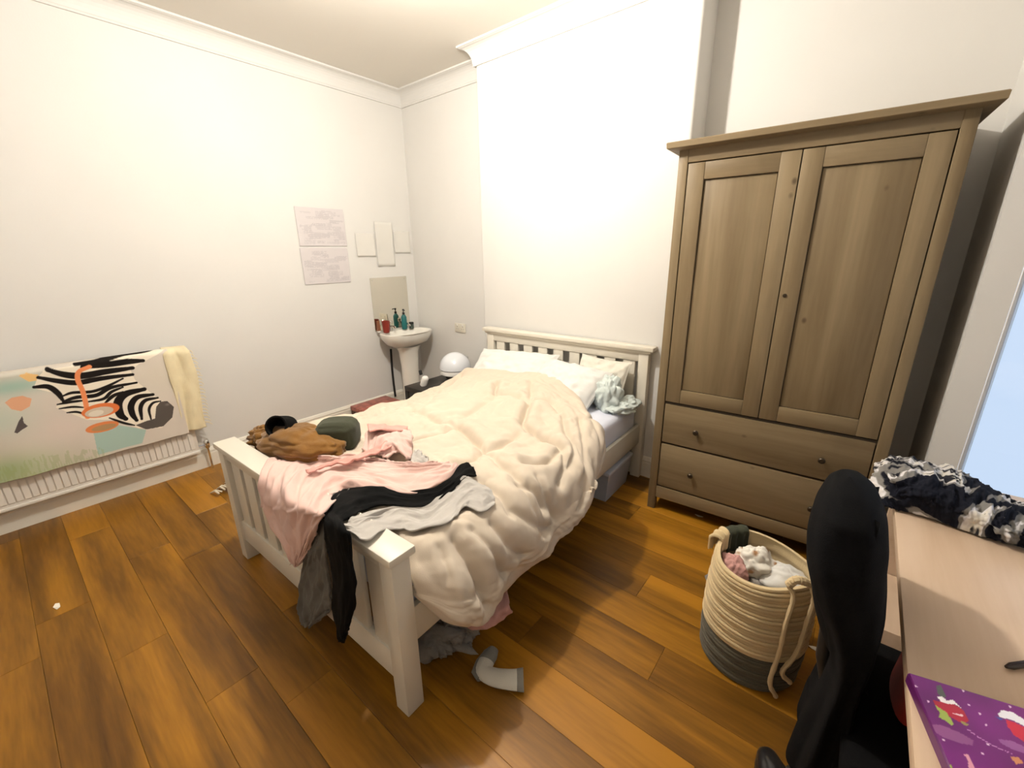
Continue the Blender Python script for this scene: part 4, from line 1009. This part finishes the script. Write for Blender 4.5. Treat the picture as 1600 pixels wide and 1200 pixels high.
# ================================================================== DESK
dk = thing('desk', 'beech laminate desk standing in the bay window', 'desk', (3.918, -2.40, 0))
DL, DD, DZ = 1.48, .60, .75
MB().box((0, 0, DZ-.028), (DD, DL, DZ), .003).build('top', 'desk', dk, True)
MB().box((.02, DL-.055, 0), (DD-.02, DL-.028, DZ-.028), .002).build('end_panel', 'desk', dk, True)
MB().box((.02, .028, 0), (DD-.02, .055, DZ-.028), .002).build('end_panel', 'desk', dk, True)
MB().box((DD-.06, .055, .30), (DD-.04, DL-.055, DZ-.028), .002).build('back_panel', 'desk', dk, True)
ped = MB().box((.03, DL-.40, .06), (DD-.07, DL-.06, .34), .003).build('drawer_unit', 'desk', dk, True)
MB().box((.012, DL-.39, .08), (.03, DL-.07, .325), .003).build('drawer_front', 'desk', ped, True)
rb = thing('red_bag', 'red cloth bag hanging under the desk edge behind the chair', 'bag', (3.955, -1.74, .40))
G_ = np.zeros((24, 28, 3))
for j in range(24):
    for i in range(28):
        a = 2*PI*i/27; t = j/23; w_ = (.05+.05*t)*(1+.06*math.sin(3*a+4*t)); G_[j, i] = (3.975+.028*math.cos(a)*(.5+t), -1.74+w_*1.25*math.sin(a), .72-.34*t+.012*math.sin(2*a))
grid_obj('body', G_-np.array((3.955, -1.74, .40)), 'redbag', rb)
MB().tube([(.02, -.05, .31), (.02, -.02, .322), (.02, .02, .322), (.02, .05, .31)], .006).build('strap', 'redbag', rb, True)

# scarf heap on the far end of the desk
def scarf():
    Q = lambda px, py, z: at(px, py, 2, z)
    far = [Q(1372, 724, .80), Q(1400, 712, .82), Q(1440, 718, .83), Q(1482, 726, .83), Q(1514, 745, .82), Q(1560, 768, .81), Q(1600, 788, .80), Q(1660, 815, .79)]
    mid1 = [Q(1362, 742, .80), Q(1400, 738, .855), Q(1440, 742, .865), Q(1485, 752, .86), Q(1520, 772, .84), Q(1560, 795, .83), Q(1600, 812, .82), Q(1660, 842, .80)]
    mid2 = [Q(1368, 762, .785), Q(1398, 765, .82), Q(1440, 772, .835), Q(1482, 785, .83), Q(1522, 802, .82), Q(1562, 822, .81), Q(1602, 836, .80), Q(1660, 862, .79)]
    near = [Q(1385, 790, .765), Q(1400, 796, .758), Q(1440, 806, .757), Q(1480, 820, .757), Q(1520, 833, .757), Q(1560, 845, .757), Q(1600, 857, .757), Q(1660, 880, .757)]
    back = [Vector((p_.x, p_.y+.03, .757)) for p_ in far]
    P = np.array([[list(p_) for p_ in r] for r in (back, far, mid1, mid2, near)])
    nu_, nv_ = 150, 80
    G = catmull(P, nv_); G = np.swapaxes(catmull(np.swapaxes(G, 0, 1), nu_), 0, 1)
    nm = grid_normals(G); nm = np.where(nm[..., 2:3] < 0, -nm, nm)
    U, V = np.meshgrid(np.linspace(0, 1, nu_), np.linspace(0, 1, nv_)); e = np.sin(np.clip(V, .04, 1)*PI*.97)**.5
    D = (.030*(ridged(U*9, V*3.2+U*2, 91)-.6)+.012*(ridged(U*22, V*8, 93, 2)-.6))*e
    G = G+nm*D[..., None]; G[..., 2] = np.maximum(G[..., 2], .7545)
    m, nt, b = new_mat('black_white_swirl_cotton')
    tc = N(nt, 'ShaderNodeTexCoord'); no = N(nt, 'ShaderNodeTexNoise'); no.inputs['Scale'].default_value = 5; no.inputs['Detail'].default_value = 2; no.inputs['Distortion'].default_value = 1.6
    nt.links.new(tc.outputs['Object'], no.inputs['Vector'])
    c = ramp(nt, no.outputs[0], [(.0, (.008, .009, .014)), (1., (.62, .60, .62)), (.47, (.010, .011, .018)), (.485, (.20, .19, .18)), (.525, (.22, .21, .19)), (.54, (.66, .64, .66)), (.60, (.62, .58, .50)), (.615, (.03, .03, .035)), (.68, (.02, .02, .028)), (.70, (.55, .53, .55))])
    nt.links.new(c, b.inputs['Base Color']); b.inputs['Roughness'].default_value = .9; b.inputs['Specular IOR Level'].default_value = .1
    o = grid_obj('patterned_scarf', G[:, ::-1], m, thick=.006)
    return tag(o, 'black, grey and white patterned scarf heaped on the far end of the desk', 'scarf')
scarf()

# flat purple festive box with printed scene
pa, pb, pc = at(1418, 1050, 2, .773), at(1600, 1106, 2, .773), at(1449, 1200, 2, .773)
ang = math.atan2((pb-pa).y, (pb-pa).x); L1, L2 = .36, .30
pbx = thing('festive_box', 'flat purple box with a printed winter scene at the near edge of the desk', 'box', (pa.x, pa.y, .7505), ang)
MB().box((0, -L2, 0), (L1, 0, .022), .002, 1).build('carton', plain('purple_card', s2l((92, 28, 92)), .35, .45), pbx, True)
nu_, nv_ = 220, 180
U, V = np.meshgrid(np.linspace(.002, L1-.002, nu_), np.linspace(-.002, -L2+.002, nv_))
colr = np.ones(U.shape+(3,))*np.array(s2l((104, 32, 104)))
tone = fbm(U*9, V*9, 6, 2)[..., None]; colr = colr*(1+.35*tone)+np.array((.035, 0, 0))*np.clip(U/.3, 0, 1)[..., None]
ci, si = math.cos(ang), math.sin(ang)
def lp(px, py):
    q_ = at(px, py, 2, .773)-Vector((pa.x, pa.y, .773)); return (q_.x*ci+q_.y*si, -q_.x*si+q_.y*ci)
K8 = lambda x, y: (1360+x/5.454, 980+y/5.454)
def pfill(poly, c, al=1):
    P = np.array([lp(*K8(*p_)) for p_ in poly]); r1 = np.zeros(U.shape, bool); j = len(P)-1
    for i in range(len(P)):
        r1 ^= ((P[i, 1] > V) != (P[j, 1] > V)) & (U < (P[j, 0]-P[i, 0])*(V-P[i, 1])/(P[j, 1]-P[i, 1]+1e-12)+P[i, 0]); j = i
    a = (r1*al)[..., None]; colr[:] = colr*(1-a)+np.array(s2l(c))*a
pfill([(560, 500), (600, 495), (625, 545), (650, 600), (600, 600), (570, 560)], (84, 88, 80))
pfill([(530, 620), (600, 640), (700, 650), (790, 710), (840, 800), (800, 830), (720, 790), (640, 740), (560, 680)], (168, 36, 52))
pfill([(570, 595), (610, 590), (650, 630), (700, 620), (770, 690), (720, 660), (650, 655), (600, 640)], (232, 226, 228))
pfill([(550, 665), (590, 690), (650, 730), (710, 825), (690, 840), (640, 800), (580, 770), (590, 735)], (150, 168, 78))
pfill([(700, 735), (780, 745), (800, 765), (740, 755)], (226, 190, 196))
pfill([(770, 800), (840, 830), (820, 845), (780, 825)], (150, 140, 80))
pfill([(520, 830), (600, 835), (760, 900), (880, 970), (870, 1010), (760, 990), (620, 940), (540, 890)], (142, 84, 134), .85)
pfill([(1080, 740), (1120, 710), (1210, 725), (1309, 790), (1400, 850), (1380, 880), (1200, 790), (1100, 770)], (232, 232, 240))
pfill([(1150, 790), (1240, 820), (1400, 900), (1450, 1000), (1309, 980), (1220, 920), (1170, 850)], (196, 40, 60))
pfill([(1060, 760), (1100, 770), (1140, 790), (1100, 795)], (70, 80, 150))
pfill([(1090, 955), (1200, 970), (1400, 1060), (1400, 1110), (1200, 1040), (1110, 990)], (150, 92, 150), .85)
pfill([(795, 1080), (830, 1090), (880, 1180), (890, 1240), (840, 1240), (830, 1150)], (214, 150, 170))
pfill([(640, 1180), (690, 1170), (720, 1240), (630, 1240)], (150, 168, 78))
pfill([(1190, 1105), (1260, 1110), (1309, 1160), (1240, 1170)], (196, 130, 90))
for a, b in [(385, 505), (420, 810), (930, 740), (985, 835), (620, 965), (955, 1080), (790, 545), (490, 635), (1040, 600), (840, 665), (1190, 680), (560, 1080), (1000, 1000)]:
    pfill([(a-14, b-8), (a+2, b-10), (a+18, b+8), (a, b+9)], (222, 190, 216))
for k in range(12):
    a, b = 820+k*32, 890+k*17-(k-6)**2*.6; pfill([(a, b), (a+34, b+16), (a+34, b+22), (a, b+6)], (196, 140, 190))
M['boxprint'] = vcol_mat('printed_gloss_card', .3, .45, 0)
grid_obj('printed_lid', np.stack([U, V, np.full(U.shape, .0226)], -1), M['boxprint'], pbx, thick=.0006, colors=np.clip(colr, 0, 1))
# pen
pA, pB = at(1572, 1042, 2, .757), at(1600, 1038, 2, .757); dv = (pB-pA).normalized()
pn_ = thing('pen', 'dark pen lying on the desk above the purple box', 'pen', (pA.x, pA.y, .757))
MB().tube([dv*0, dv*.012, dv*.13, dv*.145], [.003, .0065, .0065, .004], 12).build('barrel', 'penmat', pn_, True)
MB().tube([dv*.09+Vector((0, 0, .007)), dv*.142+Vector((0, 0, .007))], .0018, 6).build('clip', 'chrome', pn_, True)

# ================================================================== DESK CHAIR WITH COAT
CC = Vector((4.08, -1.80, 0)); 
ch = thing('desk_chair', 'black upholstered swivel chair pushed up to the desk', 'chair', CC)
MB().box((-.22, -.225, .43), (.22, .225, .50), .03, 4).build('seat', 'seatfab', ch, True)
MB().lathe([(.028, .09), (.028, .30), (.045, .31), (.06, .42)], n=20).build('column', 'black', ch, True)
for k in range(5):
    a = PI*.97+k*2*PI/5; e = Vector((math.cos(a)*.29, math.sin(a)*.29, 0))
    lg_ = MB().tube([(math.cos(a)*.03, math.sin(a)*.03, .105), (e.x*.6, e.y*.6, .09), (e.x, e.y, .072)], [.026, .021, .016], 8).build('base_leg', 'black', ch, True)
    nx = Vector((-math.sin(a), math.cos(a), 0))
    for s1 in (-1, 1): MB().tube([e+nx*.008*s1+Vector((0, 0, .028)), e+nx*.026*s1+Vector((0, 0, .028))], .028, 16).build('caster', 'black', lg_, True)
MB().tube([(-.18, 0, .43), (-.25, 0, .45), (-.275, 0, .55), (-.285, 0, .72)], .018, 10).build('back_support', 'black', ch, True)
def cushion(name, fn, mat, parent, nu_=40, nv_=40):
    U, V = np.meshgrid(np.linspace(-1, 1, nu_), np.linspace(-1, 1, nv_)); A = fn(U, V, 1); Bk = fn(U, V, -1)[:, ::-1]
    Gq = np.concatenate([A, Bk, A[:, :1]], 1); return grid_obj(name, Gq, mat, parent)
def backf(U, V, sg):
    z = .79+V*.22; hw = .135*(1-.18*np.abs(V)**4)*(1-.10*(V < 0)*np.abs(V)); y_ = U*hw*np.sqrt(np.clip(1-.35*np.abs(V)**6, 0, 1))
    t = .03*np.clip(1-np.abs(U)**4, 0, 1)**.5*np.clip(1-np.abs(V)**6, 0, 1)**.5
    x = -.285-.03*V-.025*np.cos(V*2.2)+.05*U*U+sg*t
    return np.stack([x, y_, z], -1)
cushion('backrest', backf, 'seatfab', ch)
# black coat slung over the back of the chair: closed soft shell
nu_, nv_ = 72, 90
th = np.linspace(0, 2*PI, nu_); tv_ = np.linspace(0, 1, nv_); TH, TV = np.meshgrid(th, tv_)
SIL = [(1.055, 3.768, 3.768), (1.045, 3.745, 3.795), (1.02, 3.727, 3.825), (.97, 3.715, 3.850), (.92, 3.712, 3.862), (.86, 3.720, 3.870), (.80, 3.740, 3.880), (.74, 3.772, 3.888), (.69, 3.792, 3.890), (.64, 3.806, 3.885), (.58, 3.812, 3.880), (.50, 3.806, 3.885), (.42, 3.795, 3.900), (.34, 3.785, 3.910), (.24, 3.780, 3.915)]
zs = np.array([q_[0] for q_ in SIL])[::-1]; zc = catmull(np.array([[q_[0]] for q_ in SIL]), nv_)[:, 0][:, None]+0*TH
xl_ = np.interp(zc, zs, [q_[1] for q_ in SIL][::-1]); xr_ = np.interp(zc, zs, [q_[2] for q_ in SIL][::-1])
rx = (xr_-xl_)/2; cxv = (xr_+xl_)/2
ry = np.interp(zc, [.24, .5, .7, .9, 1.0, 1.04, 1.055], [.15, .14, .15, .16, .14, .08, .0])
fld = 1+.10*np.sin(TH*7+TV*3)*np.clip((TV-.35)*2, 0, 1)+.05*pn(np.cos(TH)*1.6+3, np.sin(TH)*1.6+TV*5, 4)
Gc = np.stack([cxv+np.sign(np.cos(TH))*np.abs(np.cos(TH))**.8*rx*fld, -1.80+np.sign(np.sin(TH))*np.abs(np.sin(TH))**.8*ry*fld, zc+.01*np.sin(TH*3)*(TV > .9)], -1)
ct = grid_obj('black_coat', Gc, 'blackfab'); tag(ct, 'black coat slung over the back of the desk chair', 'coat')
# black shoes on the floor beside the chair
for px, py, rz_, lab in [(1205, 1196, .5, 'black shoe on the floor nearest the laundry basket'), (1252, 1190, .2, 'black shoe on the floor next to the chair base')]:
    p = at(px, py, 2, .05); sh = thing('shoe', lab, 'shoe', (p.x+.03, p.y-.05, 0), rz_, 'black shoes by the chair')
    blob('upper', (0, 0, .035), (.05, .115, .045), 'blackpatent', sh, seed=5, amp=.05, freq=1.2, floor=.012)
    MB().lathe([(.05, 0), (.052, .006), (.05, .014)], n=28, sx=.95, sy=2.25).build('sole', 'black', sh, True)
